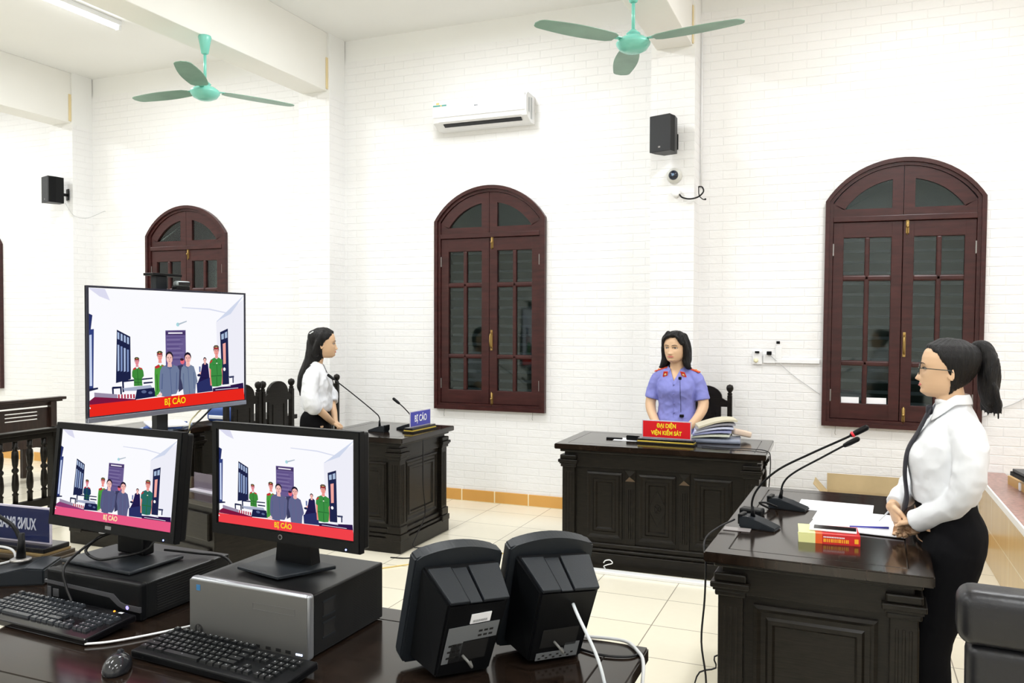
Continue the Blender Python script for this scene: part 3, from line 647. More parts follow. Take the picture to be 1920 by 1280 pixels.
# cardboard box behind the right desk
r = empty('cardboard_box', (.16, 6.38, 0), R(-1), 'open brown cardboard box against the brick wall below the right window', 'box')
b = bmesh.new(); w, d, h = .30, .17, .36
for q in ((-w, w, -d, -d + .005), (-w, w, d - .005, d), (-w, -w + .005, -d, d), (w - .005, w, -d, d)): box(b, q[0], q[1], q[2], q[3], 0, h)
box(b, -w, w, -d, d, 0, .005); obj('carton', b, M_CARD, r)
b = bmesh.new(); box(b, -w, w, -.002, .002, 0, .12, M=Matrix.Translation((0, d - .003, h)) @ Matrix.Rotation(R(-6), 4, 'X')); obj('back_flap', b, M_CARD, r)
b = bmesh.new(); box(b, -w, w, -.14, 0, -.002, .002, M=Matrix.Translation((0, -d, h)) @ Matrix.Rotation(R(22), 4, 'X')); obj('front_flap', b, M_CARD, r)
b = bmesh.new(); box(b, -.12, 0, -d * .8, d * .8, -.002, .002, M=Matrix.Translation((-w, 0, h)) @ Matrix.Rotation(R(48), 4, 'Y')); obj('side_flap', b, M_CARD, r)
# floor bits
b = bmesh.new(); box(b, -1.72, -.60, 5.02, 5.075, 0, .022, .004); tag(obj('floor_trunking', b, M_WHITE), 'white cable trunking on the floor in front of the red nameplate desk', 'trunking')
b = bmesh.new(); tube(b, [(-1.42, 5.06, .028), (-1.425, 5.05, .045), (-1.40, 5.05, .058), (-1.37, 5.05, .070), (-1.385, 5.05, .088), (-1.415, 5.05, .082), (-1.428, 5.05, .066)], .0035, 8, 5)
tag(obj('wire_hook', b, M_WHITE), 'small white wire hook standing at the foot of the red nameplate desk', 'hook')
b = bmesh.new(); tube(b, [(-3.0, 4.40, .005), (-2.81, 4.55, .005), (-2.67, 4.71, .005), (-2.45, 4.96, .005), (-2.17, 5.22, .005), (-1.85, 5.42, .005)], .004, 6, 4); tag(obj('floor_cable', b, M_YELCAB), 'thin yellow cable lying across the tiles between the two carved desks', 'cable')
b = bmesh.new(); tube(b, [(-2.85, 4.82, .005), (-2.72, 4.86, .005), (-2.6, 5.05, .005), (-2.55, 5.2, .005), (-2.66, 5.27, .005), (-2.79, 5.05, .02), (-2.80, 5.10, .10), (-2.79, 5.20, .22), (-2.79, 5.17, .45), (-2.79, 5.17, .76)], .004, 6, 5); tag(obj('desk_cable', b, M_BLACKCAB), 'black cable running down the side of the blue nameplate desk to the floor', 'cable')
b = bmesh.new(); tube(b, [(-.40, 3.26, .83), (-.45, 3.18, .812), (-.475, 3.02, .80), (-.46, 2.95, .73), (-.465, 2.96, .60), (-.475, 2.96, .45), (-.455, 2.95, .30), (-.46, 2.95, .05), (-.50, 3.0, .005)], .0035, 6, 5); tag(obj('microphone_cable', b, M_BLACKCAB), 'black cable hanging over the left edge of the desk of the woman with glasses', 'cable')
b = bmesh.new(); tube(b, [(-.37, 2.98, .42), (-.43, 2.97, .40), (-.425, 2.97, .36), (-.48, 2.96, .34), (-.50, 2.96, .28), (-.495, 2.96, .23), (-.45, 2.95, .19), (-.455, 2.95, .16)], .003, 6, 3); tag(obj('loose_wire', b, M_BLACKCAB), 'kinked thin black wire hanging beside the right desk, left of its column', 'cable')
b = bmesh.new(); tube(b, [(-.86, 5.32, .806), (-.70, 5.30, .806), (-.56, 5.32, .806), (-.455, 5.28, .803), (-.435, 5.26, .76), (-.44, 5.28, .64), (-.455, 5.30, .45), (-.46, 5.30, .2)], .0032, 6, 5); tag(obj('lamp_cable', b, M_BLACKCAB), 'thin black cable curving over the right corner of the red nameplate desk', 'cable')
# black leather chair bottom right
r = empty('leather_chair', (.56, 2.16, 0), R(-4), 'black leather office chair with padded back at the bottom right corner', 'chair')
b = bmesh.new(); box(b, -.32, .32, -.06, .06, .845, .972, .035, seg=5); obj('headrest', b, M_LEATHER, r, True)
b = bmesh.new(); box(b, -.30, .30, -.05, .055, .52, .85, .03, seg=4); obj('backrest', b, M_LEATHER, r, True)
b = bmesh.new(); box(b, -.28, .28, -.0, .50, .43, .53, .04, seg=4); obj('seat', b, M_LEATHER, r, True)
b = bmesh.new(); tube(b, [(0, .24, .08), (0, .24, .44)], .03, 12); obj('gas_column', b, M_BLACK, r, True)
for k in range(5):
    a = 2 * math.pi * k / 5; b = bmesh.new(); tube(b, [(0, .24, .10), (.28 * math.cos(a), .24 + .28 * math.sin(a), .06)], [.025, .018], 8); ball(b, (.28 * math.cos(a), .24 + .28 * math.sin(a), .028), .028); obj('castor_leg', b, M_BLACK, r, True)
# ================================================================ NAMEPLATES, MICROPHONES, PAPERS
def nameplate(loc, rz, w, h, face, text, size, label, tcol, mirror=False, gold=True, base=(.035, .012), narrow=.8, dx=0.0):
    r = empty('desk_nameplate', loc, rz, label, 'nameplate')
    b = bmesh.new(); z = 0
    box(b, -w / 2 - .03, w / 2 + .03, -base[0] * 1.3, base[0] * 1.3, 0, .012, .002); obj('lower_base', b, M_WOOD if gold else mat('brown_base', (.05, .035, .02), .4), r)
    if mirror:
        for zz, e in ((-.030, .055), (-.014, .042)):
            b = bmesh.new(); box(b, -w / 2 - e, w / 2 + e, -.042, .075, zz, zz + .0145, .003); obj('support_board', b, mat('brown_base', (.05, .035, .02), .4), r)
    b = bmesh.new(); box(b, -w / 2 - .022, w / 2 + .022, -base[0] * 1.1, base[0] * 1.1, .012, .020, .001); obj('gold_strip', b, M_GOLD if gold else mat('brown_strip', (.22, .15, .06), .4), r)
    b = bmesh.new(); box(b, -w / 2 - .022, w / 2 + .022, -base[0], base[0], .020, .036, .003); obj('upper_base', b, M_BLACKGLOSS, r)
    b = bmesh.new(); box(b, -w / 2, w / 2, -.003, .003, .036, .036 + h, .001); obj('acrylic_plate', b, mat('acrylic_edge', (.55, .52, .62), .15), r)
    b = bmesh.new(); m = .006; box(b, -w / 2 + m, w / 2 - m, -.0042, -.003, .036 + m, .036 + h - m); p = obj('sign_face', b, face, r)
    for i, t in enumerate(text):
        z = .036 + h * (.5 if len(text) == 1 else (.70, .30)[i])
        M = frame_M((0, -.0046, z), (-1 if mirror else 1, 0, 0), (0, 0, 1))
        if mirror: M = Matrix(((-1, 0, 0, dx), (0, 0, -1, -.0046), (0, 1, 0, z), (0, 0, 0, 1)))
        text_obj('lettering', t, size, tcol, p, M, .0004, .0012, narrow)
    return r
nameplate((-1.095, 5.36, .80), R(-2.5), .325, .118, M_RED, ['ĐẠI DIỆN', 'VIỆN KIỂM SÁT'], .037, 'red nameplate with yellow lettering on a black and gold base', M_YEL)
nameplate((-2.90, 5.33, .80), R(86), .275, .115, M_BLUE, ['BỊ CÁO'], .066, 'royal blue nameplate with white lettering on the left carved desk', M_PAPER, narrow=.72)
nameplate((-2.62, 1.870, .831), R(4), .50, .118, M_DKBLUE, ['XUNS BMAB HÃ'], .052, 'dark blue nameplate seen from behind at the left edge, mirrored white lettering', mat('grey_white_letters', (.45, .47, .55), .4), mirror=True, gold=False, base=(.05, .012), narrow=.56, dx=.085)
def mic(loc, rz, neck, label, ring=False, long_base=.14, w=.075, h=.045, headr=.011, headl=.05, neckr=.0042, rear=True):
    """neck points are relative to loc, in world axes"""
    r = empty('gooseneck_microphone', loc, 0, label, 'microphone', 'desk gooseneck microphones')
    Mz = Matrix.Rotation(rz, 4, 'Z'); L = long_base
    b = bmesh.new(); prism(b, [(-L * .45, 0), (L * .55, 0), (L * .55, h * .22), (L * .1, h * .72), (-L * .22, h), (-L * .45, h * .9)], -w / 2, w / 2, M=Mz)
    bmesh.ops.bevel(b, geom=list(b.edges), offset=min(w, h) * .09, segments=2, affect='EDGES'); base = obj('base', b, M_CHAR, r)
    b = bmesh.new(); box(b, L * .12, L * .42, -w * .28, w * .28, 0, .002, .0005, M=Mz @ Matrix.Translation((0, 0, h * .60)) @ Matrix.Rotation(R(math.degrees(math.atan2(h * .5, L * .45))), 4, 'Y')); obj('button_panel', b, M_BLACKGLOSS, base)
    b = bmesh.new(); box(b, -L * .50 if rear else -L * .40, -L * .38, -w * .42, w * .42, h * .25, h * (1.12 if rear else .6), .003, M=Mz); obj('rear_block', b, M_BLACK, base)
    b = bmesh.new(); n0 = Vector(neck[0]); n1 = Vector(neck[1]); q = n0 + (n1 - n0).normalized() * .035 * (1 + (long_base > .2))
    tube(b, [n0 - Vector((0, 0, .008)), q], [neckr * 2.3, neckr * 1.3], 12); tube(b, neck, neckr, 10, 7); obj('gooseneck', b, M_BLACK, r, True)
    e = Vector(neck[-1]); d = (e - Vector(neck[-2])).normalized(); b = bmesh.new()
    tube(b, [e - d * .005, e + d * headl * .3, e + d * headl], [headr * .8, headr, headr], 14, cap='round'); hd = obj('microphone_head', b, M_BLACK, r, True)
    if ring:
        b = bmesh.new(); tube(b, [e - d * .006, e + d * .003], headr * 1.02, 14); obj('red_ring', b, mat('red_ring', (.8, .02, .04), .3), hd, True)
    return r
def rel(o, P): return [(p[0] - o[0], p[1] - o[1], p[2] - o[2]) for p in P]
o = (-.315, 3.285, .80); mic(o, R(-12), rel(o, [(-.335, 3.29, .845), (-.338, 3.29, .90), (-.312, 3.29, .958), (-.242, 3.29, 1.029), (-.127, 3.29, 1.097), (-.01, 3.29, 1.160), (.020, 3.29, 1.178)]), 'long gooseneck microphone with a red ring, nearer of two on the right desk', True)
o = (-.235, 3.68, .80); mic(o, R(-10), rel(o, [(-.263, 3.68, .845), (-.250, 3.68, .908), (-.205, 3.68, .957), (-.100, 3.68, 1.025), (-.03, 3.68, 1.070), (-.005, 3.68, 1.085)]), 'gooseneck microphone without a red ring, farther of two on the right desk', long_base=.155)
o = (-3.15, 5.17, .80); mic(o, R(180), rel(o, [(-3.146, 5.17, .845), (-3.15, 5.17, .903), (-3.20, 5.17, .948), (-3.382, 5.17, 1.07), (-3.53, 5.17, 1.163), (-3.545, 5.17, 1.172)]), 'gooseneck microphone bent towards the woman with long loose hair')
o = (-3.03, 5.37, .80); mic(o, R(180), rel(o, [(-2.999, 5.37, .845), (-3.003, 5.37, .90), (-3.05, 5.37, .95), (-3.095, 5.37, .985), (-3.105, 5.37, .992)]), 'short gooseneck microphone standing behind the small blue nameplate')
o = (-2.34, 1.74, .80); r = mic(o, R(-150), rel(o, [(-2.337, 1.755, .868), (-2.337, 1.757, .905), (-2.365, 1.757, .950), (-2.414, 1.757, .974), (-2.50, 1.757, .995), (-2.58, 1.75, .985), (-2.60, 1.75, .98)]), 'large black gooseneck microphone close by at the left edge', long_base=.24, w=.14, h=.052, neckr=.0062, headr=.014, rear=False)
b = bmesh.new(); lathe(b, [(.030, .054), (.030, .060), (.024, .063), (.0, .063)], (.003, .015, 0), 24); obj('chrome_collar', b, M_STEEL, r, True)
b = bmesh.new(); box(b, -.14, -.075, -.052, -.035, .046, .0475); box(b, -.125, -.10, -.052, -.035, .0475, .048, mi=1); obj('sticker', b, [mat('silver_sticker', (.5, .52, .56), .3), mat('red_ring', (.8, .02, .04), .3)], r)
b = bmesh.new(); tube(b, [(-2.60, 1.70, .81), (-2.50, 1.775, .815), (-2.43, 1.800, .835), (-2.44, 1.805, .862), (-2.50, 1.805, .868), (-2.58, 1.8, .86)], .004, 8, 6); tag(obj('coiled_cable', b, M_GREYCAB), 'grey cable loop at the left edge behind the near microphone', 'cable')
# right desk items
def sheet(loc, rz, w, d, z, label, cat='paper', m=None, n='paper_sheet', t=.0015, grp='papers on the right desk'):
    b = bmesh.new(); box(b, -w / 2, w / 2, -d / 2, d / 2, 0, t); o = obj(n, b, m or M_PAPER, None, False, (loc[0], loc[1], z)); o.rotation_euler = (0, 0, rz); return tag(o, label, cat, grp)
sheet((-.045, 3.78), R(-3), .297, .21, .8005, 'white sheet farthest back beside the farther microphone on the right desk')
sheet((.03, 3.60), R(-5), .297, .21, .8022, 'white sheet in the middle of the right desk, overlapping the back one')
sheet((.045, 3.45), R(-7), .34, .24, .804, 'white open file nearest the hands of the woman with glasses', t=.004)
b = bmesh.new(); tube(b, [(-.07, 0, .0), (.07, 0, 0)], [.003, .0045], 8); o = obj('pen', b, mat('blue_pen', (.05, .05, .35), .3), None, True, (.08, 3.40, .814)); o.rotation_euler = (0, 0, R(12)); tag(o, 'blue ballpoint pen lying on the open file by the clasped hands', 'pen')
b = bmesh.new(); tube(b, [(.12, 3.545, .81), (.155, 3.475, .87)], [.002, .004], 8); tag(obj('pencil', b, M_GREYCAB, None, True), 'thin grey pen rising from the papers beside the folded hands', 'pen')
r = empty('book', (-.062, 3.20, .80), R(4), 'thick red and pale yellow book with orange spine lettering', 'book')
b = bmesh.new(); box(b, -.098, .100, -.060, .075, .002, .032, .001); obj('pages', b, M_PAPER, r)
b = bmesh.new(); red = mat('book_red', (.62, .02, .02), .3); yl = mat('book_pale_yellow', (.78, .78, .35), .3)
for (a, c, mi) in ((-.102, -.045, 1), (-.045, -.022, 2), (-.022, .104, 0)):
    box(b, a, c, -.064, .078, 0, .002, mi=mi); box(b, a, c, -.064, .078, .032, .034, mi=mi); box(b, a, c, -.065, -.061, 0, .034, mi=mi)
obj('cover', b, [red, yl, mat('book_orange', (.85, .13, .02), .3)], r)
b = bmesh.new(); k = 0
for x in range(14): 
    wdt = .0042 if x % 4 else .006; box(b, -.018 + x * .0062, -.018 + x * .0062 + wdt * .8, -.0662, -.0648, .007, .019)
for x in range(13): box(b, -.018 + x * .0055, -.018 + x * .0055 + .004, -.0662, -.0648, .023, .027, mi=1)
box(b, .085, .098, -.0662, -.0648, .008, .024, mi=0); obj('spine_print', b, [mat('orange_print', (.95, .45, .03), .4), M_PAPER], r)
b = bmesh.new(); box(b, -.08, .08, -.035, .035, 0, .008, .003); o = obj('smartphone', b, M_WHITE, None, False, (-.045, 3.205, .835)); o.rotation_euler = (0, 0, R(0)); tag(o, 'white phone with dark screen lying on the red book', 'phone')
b = bmesh.new(); box(b, -.065, .078, -.028, .028, .008, .0088); obj('screen', b, M_BLACKGLOSS, o)
r = empty('adapter', (-.36, 3.50, .80), R(-10), 'small black adapter on the right desk behind the nearer microphone', 'adapter')
b = bmesh.new(); box(b, -.045, .045, -.03, .03, 0, .028, .006); obj('case', b, M_BLACK, r)
b = bmesh.new(); tube(b, [(-.30, 3.62, .806), (-.34, 3.60, .83), (-.31, 3.57, .84), (-.27, 3.60, .82), (-.28, 3.66, .81)], .0045, 8, 6); tag(obj('coiled_lead', b, M_BLACKCAB), 'small loop of black lead behind the farther right desk microphone', 'cable')
b = bmesh.new(); box(b, -.05, .05, -.025, .025, 0, .004, .002); o = obj('metal_cover', b, mat('grey_cover', (.25, .23, .23), .3), None, False, (-.385, 3.22, .80)); tag(o, 'flat grey plate on the left edge of the desk of the woman with glasses', 'plate')
# middle desk items
sheet((-1.36, 5.47), R(4), .22, .14, .8005, 'white paper left of the red nameplate', grp=None)
r = empty('desk_gadget', (-1.335, 5.455, .802), R(-6), 'black wedge shaped receiver on the paper left of the red nameplate', 'receiver')
b = bmesh.new(); prism(b, [(-.03, 0), (.03, 0), (.03, .02), (-.03, .034)], -.045, .045, axis='X'); bmesh.ops.bevel(b, geom=list(b.edges), offset=.004, segments=2, affect='EDGES'); obj('case', b, M_BLACK, r)
b = bmesh.new(); box(b, -.055, .055, -.012, .012, 0, .012, .003); o = obj('stapler', b, M_BLACK, None, False, (-1.47, 5.455, .80)); o.rotation_euler = (0, 0, R(3)); tag(o, 'small flat black stapler near the left end of the red nameplate desk', 'stapler')
b = bmesh.new(); box(b, -.16, .16, -.115, .115, 0, .03, .012, seg=3); o = obj('plastic_folder', b, mat('grey_blue_folder', (.22, .25, .33), .25), None, True, (-.815, 5.62, .80)); o.rotation_euler = (0, 0, R(6)); tag(o, 'grey-blue plastic folder at the bottom of the file stack right of the red nameplate', 'folder', 'files right of the red nameplate')
cols = [(.70, .74, .62), (.35, .38, .62), (.62, .66, .82), (.30, .30, .34), (.60, .56, .42)]
names = ['pale green', 'slate blue', 'light lavender', 'dark grey', 'beige']
for k in range(5):
    b = bmesh.new(); n = 10; top = []; bot = []
    for i in range(n + 1):
        x = -.125 + .25 * i / n; z = .0035 * k + .05 * math.sin(max(0, (x + .125)) / .25 * 1.9) * (.35 + .16 * k) ; top.append((x, z + .013)); bot.append((x, z))
    prism(b, bot + top[::-1], -.10, .10)
    o = obj('document_folder', b, mat('folder_' + names[k].replace(' ', '_'), cols[k], .5), None, False, (-.845 + .008 * k, 5.60, .83 + .0135 * k)); o.rotation_euler = (0, 0, R(4 + 3 * k)); tag(o, names[k] + ' curved file ' + ['lowest but one', 'second from the bottom', 'in the middle', 'second from the top', 'on top'][k] + ' of the stack right of the red nameplate', 'folder', 'files right of the red nameplate')
b = bmesh.new(); box(b, -.07, .06, -.05, .05, 0, .04, .012, seg=3); o = obj('tissue_pack', b, mat('peach_paper', (.75, .60, .48), .7), None, True, (-.672, 5.74, .832)); o.rotation_euler = (0, R(12), R(30)); tag(o, 'peach crumpled packet at the right end of the file stack', 'packet')
# courtroom broadcast picture: (colour, outline in screen units)
PIC=[('FBFBFF',[(0,1),(1,1),(1,0),(0,0)]),
('EEEEF8',[(0.788,0.741),(1,0.958),(1,0.109),(0.918,0.171),(0.797,0.436)]),
('DCDCF0',[(0.002,0.997),(0.091,0.994),(0.118,0.905),(0.061,0.935)]),
('D8DCEE',[(0.55,0.867),(0.742,0.86),(0.897,0.821),(0.898,0.811),(0.742,0.848),(0.551,0.859)]),
('D0D8EC',[(0.898,0.816),(1,0.995),(1,0.988),(0.796,0.741),(0.792,0.746)]),
('2A3468',[(0,0.803),(0.023,0.787),(0.012,0.658),(0,0.649)]),
('32407C',[(0,0.675),(0.03,0.68),(0.025,0.22),(0,0.219)]),
('C8D4F0',[(0.006,0.633),(0.018,0.637),(0.019,0.238),(0.005,0.239)]),
('1E2448',[(0.154,0.674),(0.23,0.616),(0.232,0.27),(0.147,0.247)]),
('A9BCDD',[(0.157,0.656),(0.168,0.648),(0.168,0.594),(0.157,0.6)]),
('A8BADC',[(0.157,0.554),(0.167,0.551),(0.167,0.345),(0.157,0.34)]),
('A9BCDD',[(0.175,0.643),(0.186,0.635),(0.186,0.581),(0.175,0.587)]),
('7E92C0',[(0.174,0.541),(0.185,0.537),(0.184,0.342),(0.174,0.336)]),
('A9BCDD',[(0.193,0.63),(0.204,0.622),(0.204,0.567),(0.193,0.574)]),
('A8BADC',[(0.192,0.527),(0.203,0.523),(0.202,0.338),(0.192,0.332)]),
('A9BCDD',[(0.211,0.616),(0.222,0.608),(0.222,0.554),(0.211,0.56)]),
('7E92C0',[(0.21,0.513),(0.221,0.51),(0.22,0.334),(0.21,0.329)]),
('6A5C90',[(0.442,0.665),(0.574,0.667),(0.576,0.346),(0.444,0.353)]),
('483868',[(0.445,0.657),(0.572,0.659),(0.573,0.623),(0.445,0.625)]),
('F4F0FA',[(0.46,0.648),(0.553,0.647),(0.553,0.636),(0.46,0.636)]),
('53447C',[(0.449,0.606),(0.564,0.606),(0.564,0.6),(0.449,0.6)]),
('8478A6',[(0.449,0.587),(0.536,0.587),(0.536,0.58),(0.449,0.581)]),
('53447C',[(0.45,0.568),(0.546,0.568),(0.547,0.561),(0.45,0.562)]),
('8478A6',[(0.45,0.549),(0.557,0.548),(0.557,0.542),(0.45,0.543)]),
('53447C',[(0.451,0.531),(0.529,0.529),(0.529,0.523),(0.451,0.524)]),
('8478A6',[(0.451,0.512),(0.54,0.51),(0.54,0.503),(0.451,0.505)]),
('53447C',[(0.452,0.493),(0.55,0.49),(0.55,0.484),(0.452,0.486)]),
('8478A6',[(0.452,0.474),(0.561,0.471),(0.561,0.464),(0.452,0.467)]),
('53447C',[(0.453,0.455),(0.533,0.452),(0.533,0.446),(0.453,0.448)]),
('8478A6',[(0.453,0.436),(0.543,0.433),(0.543,0.426),(0.453,0.429)]),
('53447C',[(0.454,0.417),(0.554,0.413),(0.554,0.406),(0.454,0.41)]),
('A8D8E0',[(0.533,0.716),(0.532,0.708),(0.53,0.702),(0.525,0.699),(0.521,0.699),(0.516,0.702),(0.513,0.708),(0.512,0.715),(0.513,0.723),(0.516,0.729),(0.52,0.732),(0.524,0.732),(0.529,0.729),(0.532,0.723)]),
('B4C0CC',[(0.524,0.723),(0.581,0.749),(0.583,0.74),(0.528,0.71)]),
('20264C',[(0.816,0.645),(0.875,0.679),(0.883,0.159),(0.831,0.158)]),
('A8BCD8',[(0.825,0.624),(0.844,0.635),(0.845,0.583),(0.827,0.576)]),
('A8BCD8',[(0.851,0.64),(0.869,0.652),(0.871,0.594),(0.852,0.586)]),
('F0A8A0',[(0.836,0.537),(0.858,0.547),(0.859,0.352),(0.84,0.347)]),
('FFFFFF',[(0.857,0.3),(0.856,0.293),(0.854,0.288),(0.85,0.285),(0.846,0.285),(0.843,0.288),(0.84,0.294),(0.839,0.301),(0.84,0.308),(0.842,0.314),(0.846,0.317),(0.849,0.317),(0.853,0.313),(0.856,0.307)]),
('383E60',[(0.881,0.232),(0.92,0.234),(0.921,0.218),(0.885,0.214)]),
('383E60',[(0.909,0.224),(0.918,0.224),(0.918,0.166),(0.909,0.167)]),
('1C2248',[(0.181,0.264),(0.36,0.271),(0.361,0.26),(0.181,0.249)]),
('1C2248',[(0.181,0.251),(0.191,0.25),(0.193,0.169),(0.183,0.17)]),
('1C2248',[(0.305,0.237),(0.361,0.237),(0.362,0.225),(0.306,0.223)]),
('1C2248',[(0.127,0.22),(0.179,0.217),(0.179,0.202),(0.128,0.202)]),
('1C2248',[(0.124,0.216),(0.134,0.215),(0.135,0.157),(0.126,0.158)]),
('1C2248',[(0.169,0.212),(0.179,0.211),(0.18,0.153),(0.171,0.154)]),
('1C2248',[(0,0.219),(0.049,0.223),(0.05,0.21),(0,0.197)]),
('A8B0C8',[(0.186,0.201),(0.348,0.21),(0.37,0.161),(0.193,0.178)]),
('9A8FA8',[(0.029,0.186),(0.154,0.156),(0.155,0.122),(0.03,0.151)]),
('7A1840',[(0.03,0.151),(0.261,0.104),(0.261,0.09),(0.004,0.094),(0,0.12)]),
('B03048',[(0.158,0.155),(0.167,0.154),(0.168,0.12),(0.158,0.121)]),
('B03048',[(0.175,0.153),(0.184,0.152),(0.185,0.118),(0.175,0.119)]),
('B03048',[(0.192,0.152),(0.201,0.151),(0.202,0.117),(0.192,0.118)]),
('B03048',[(0.209,0.15),(0.219,0.149),(0.219,0.115),(0.209,0.116)]),
('B03048',[(0.226,0.148),(0.236,0.147),(0.237,0.113),(0.227,0.114)]),
('B03048',[(0.243,0.146),(0.253,0.145),(0.254,0.111),(0.244,0.112)]),
('1A2048',[(0.266,0.181),(0.37,0.185),(0.379,0.109),(0.254,0.1)]),
('5A6890',[(0.323,0.157),(0.321,0.151),(0.317,0.147),(0.311,0.145),(0.304,0.146),(0.298,0.149),(0.294,0.154),(0.292,0.16),(0.294,0.165),(0.298,0.169),(0.304,0.171),(0.311,0.171),(0.317,0.167),(0.321,0.163)]),
('5A6890',[(0.359,0.144),(0.358,0.139),(0.354,0.136),(0.349,0.134),(0.343,0.135),(0.338,0.137),(0.335,0.142),(0.333,0.146),(0.335,0.151),(0.338,0.155),(0.343,0.156),(0.349,0.156),(0.354,0.153),(0.357,0.149)]),
('3F8A3C',[(0.245,0.353),(0.258,0.366),(0.267,0.351),(0.278,0.365),(0.297,0.355),(0.305,0.328),(0.308,0.289),(0.296,0.269),(0.299,0.209),(0.249,0.211),(0.249,0.271),(0.238,0.292),(0.239,0.33)]),
('2C6A30',[(0.25,0.291),(0.257,0.272),(0.297,0.265),(0.297,0.258),(0.256,0.265)]),
('2C6A30',[(0.25,0.246),(0.297,0.238),(0.297,0.233),(0.25,0.238)]),
('2C6A30',[(0.268,0.351),(0.271,0.351),(0.276,0.216),(0.272,0.216)]),
('E8909C',[(0.262,0.401),(0.273,0.401),(0.277,0.366),(0.26,0.367)]),
('4A3040',[(0.281,0.42),(0.28,0.409),(0.276,0.4),(0.271,0.395),(0.264,0.395),(0.258,0.401),(0.254,0.41),(0.253,0.421),(0.254,0.433),(0.257,0.442),(0.263,0.446),(0.269,0.446),(0.275,0.441),(0.279,0.432)]),
('E8909C',[(0.279,0.409),(0.278,0.397),(0.275,0.388),(0.27,0.384),(0.265,0.384),(0.26,0.389),(0.257,0.398),(0.255,0.41),(0.256,0.421),(0.259,0.43),(0.264,0.435),(0.269,0.435),(0.274,0.429),(0.278,0.42)]),
('FFE8E0',[(0.269,0.412),(0.268,0.406),(0.267,0.401),(0.265,0.398),(0.263,0.398),(0.26,0.401),(0.259,0.407),(0.258,0.413),(0.258,0.419),(0.26,0.424),(0.262,0.427),(0.264,0.427),(0.266,0.424),(0.268,0.419)]),
('E8909C',[(0.269,0.412),(0.269,0.406),(0.267,0.401),(0.265,0.398),(0.263,0.398),(0.261,0.401),(0.259,0.406),(0.259,0.412),(0.259,0.418),(0.26,0.423),(0.262,0.426),(0.265,0.426),(0.267,0.423),(0.268,0.418)]),
('4A2A30',[(0.264,0.413),(0.263,0.412),(0.262,0.411),(0.26,0.412),(0.26,0.413),(0.26,0.414),(0.262,0.414),(0.263,0.414)]),
('4A3040',[(0.264,0.417),(0.259,0.418),(0.259,0.416),(0.264,0.415)]),
('4A2A30',[(0.274,0.412),(0.274,0.411),(0.272,0.411),(0.271,0.411),(0.27,0.412),(0.271,0.413),(0.272,0.414),(0.274,0.413)]),
('4A3040',[(0.269,0.416),(0.275,0.417),(0.275,0.416),(0.269,0.415)]),
('B04850',[(0.27,0.396),(0.27,0.395),(0.267,0.395),(0.265,0.395),(0.264,0.396),(0.265,0.397),(0.267,0.398),(0.27,0.397)]),
('C88878',[(0.266,0.411),(0.268,0.411),(0.269,0.403),(0.265,0.403)]),
('54503C',[(0.251,0.438),(0.259,0.448),(0.273,0.447),(0.281,0.437),(0.279,0.426),(0.254,0.427)]),
('C83038',[(0.254,0.431),(0.279,0.43),(0.279,0.426),(0.254,0.426)]),
('201820',[(0.255,0.426),(0.278,0.426),(0.275,0.422),(0.258,0.422)]),
('F0D060',[(0.269,0.434),(0.268,0.432),(0.267,0.431),(0.265,0.432),(0.264,0.435),(0.265,0.437),(0.266,0.438),(0.268,0.437)]),
('C83038',[(0.243,0.353),(0.257,0.365),(0.262,0.352),(0.248,0.343)]),
('C83038',[(0.28,0.363),(0.298,0.353),(0.296,0.343),(0.279,0.351)]),
('4C9C40',[(0.374,0.361),(0.399,0.379),(0.409,0.364),(0.418,0.377),(0.437,0.363),(0.43,0.203),(0.387,0.107),(0.375,0.109),(0.372,0.301)]),
('35742E',[(0.383,0.291),(0.389,0.3),(0.394,0.168),(0.388,0.141)]),
('F09A94',[(0.399,0.433),(0.413,0.433),(0.418,0.389),(0.396,0.39)]),
('4A3040',[(0.423,0.457),(0.422,0.443),(0.417,0.432),(0.41,0.426),(0.402,0.426),(0.395,0.433),(0.39,0.444),(0.387,0.459),(0.389,0.473),(0.394,0.484),(0.401,0.49),(0.409,0.49),(0.416,0.483),(0.421,0.472)]),
('F09A94',[(0.421,0.443),(0.42,0.429),(0.416,0.417),(0.41,0.411),(0.403,0.411),(0.397,0.418),(0.393,0.43),(0.391,0.444),(0.392,0.458),(0.396,0.47),(0.402,0.476),(0.408,0.476),(0.415,0.469),(0.419,0.457)]),
('FFE8E0',[(0.408,0.448),(0.408,0.44),(0.406,0.433),(0.403,0.43),(0.4,0.43),(0.397,0.433),(0.395,0.44),(0.394,0.448),(0.395,0.456),(0.397,0.462),(0.399,0.466),(0.402,0.466),(0.405,0.462),(0.407,0.456)]),
('F09A94',[(0.408,0.447),(0.408,0.439),(0.406,0.433),(0.404,0.43),(0.401,0.43),(0.398,0.433),(0.396,0.439),(0.395,0.447),(0.396,0.455),(0.397,0.461),(0.4,0.464),(0.403,0.464),(0.405,0.461),(0.407,0.454)]),
('4A2A30',[(0.402,0.448),(0.401,0.446),(0.399,0.446),(0.397,0.447),(0.396,0.448),(0.397,0.449),(0.399,0.45),(0.401,0.449)]),
('4A3040',[(0.402,0.453),(0.395,0.454),(0.395,0.452),(0.402,0.451)]),
('4A2A30',[(0.415,0.447),(0.414,0.446),(0.412,0.446),(0.41,0.446),(0.409,0.448),(0.41,0.449),(0.412,0.449),(0.414,0.449)]),
('4A3040',[(0.409,0.453),(0.416,0.454),(0.416,0.451),(0.409,0.451)]),
('B04850',[(0.41,0.427),(0.409,0.425),(0.406,0.425),(0.403,0.426),(0.402,0.427),(0.403,0.429),(0.406,0.429),(0.409,0.428)]),
('C88878',[(0.405,0.446),(0.407,0.446),(0.408,0.435),(0.404,0.435)]),
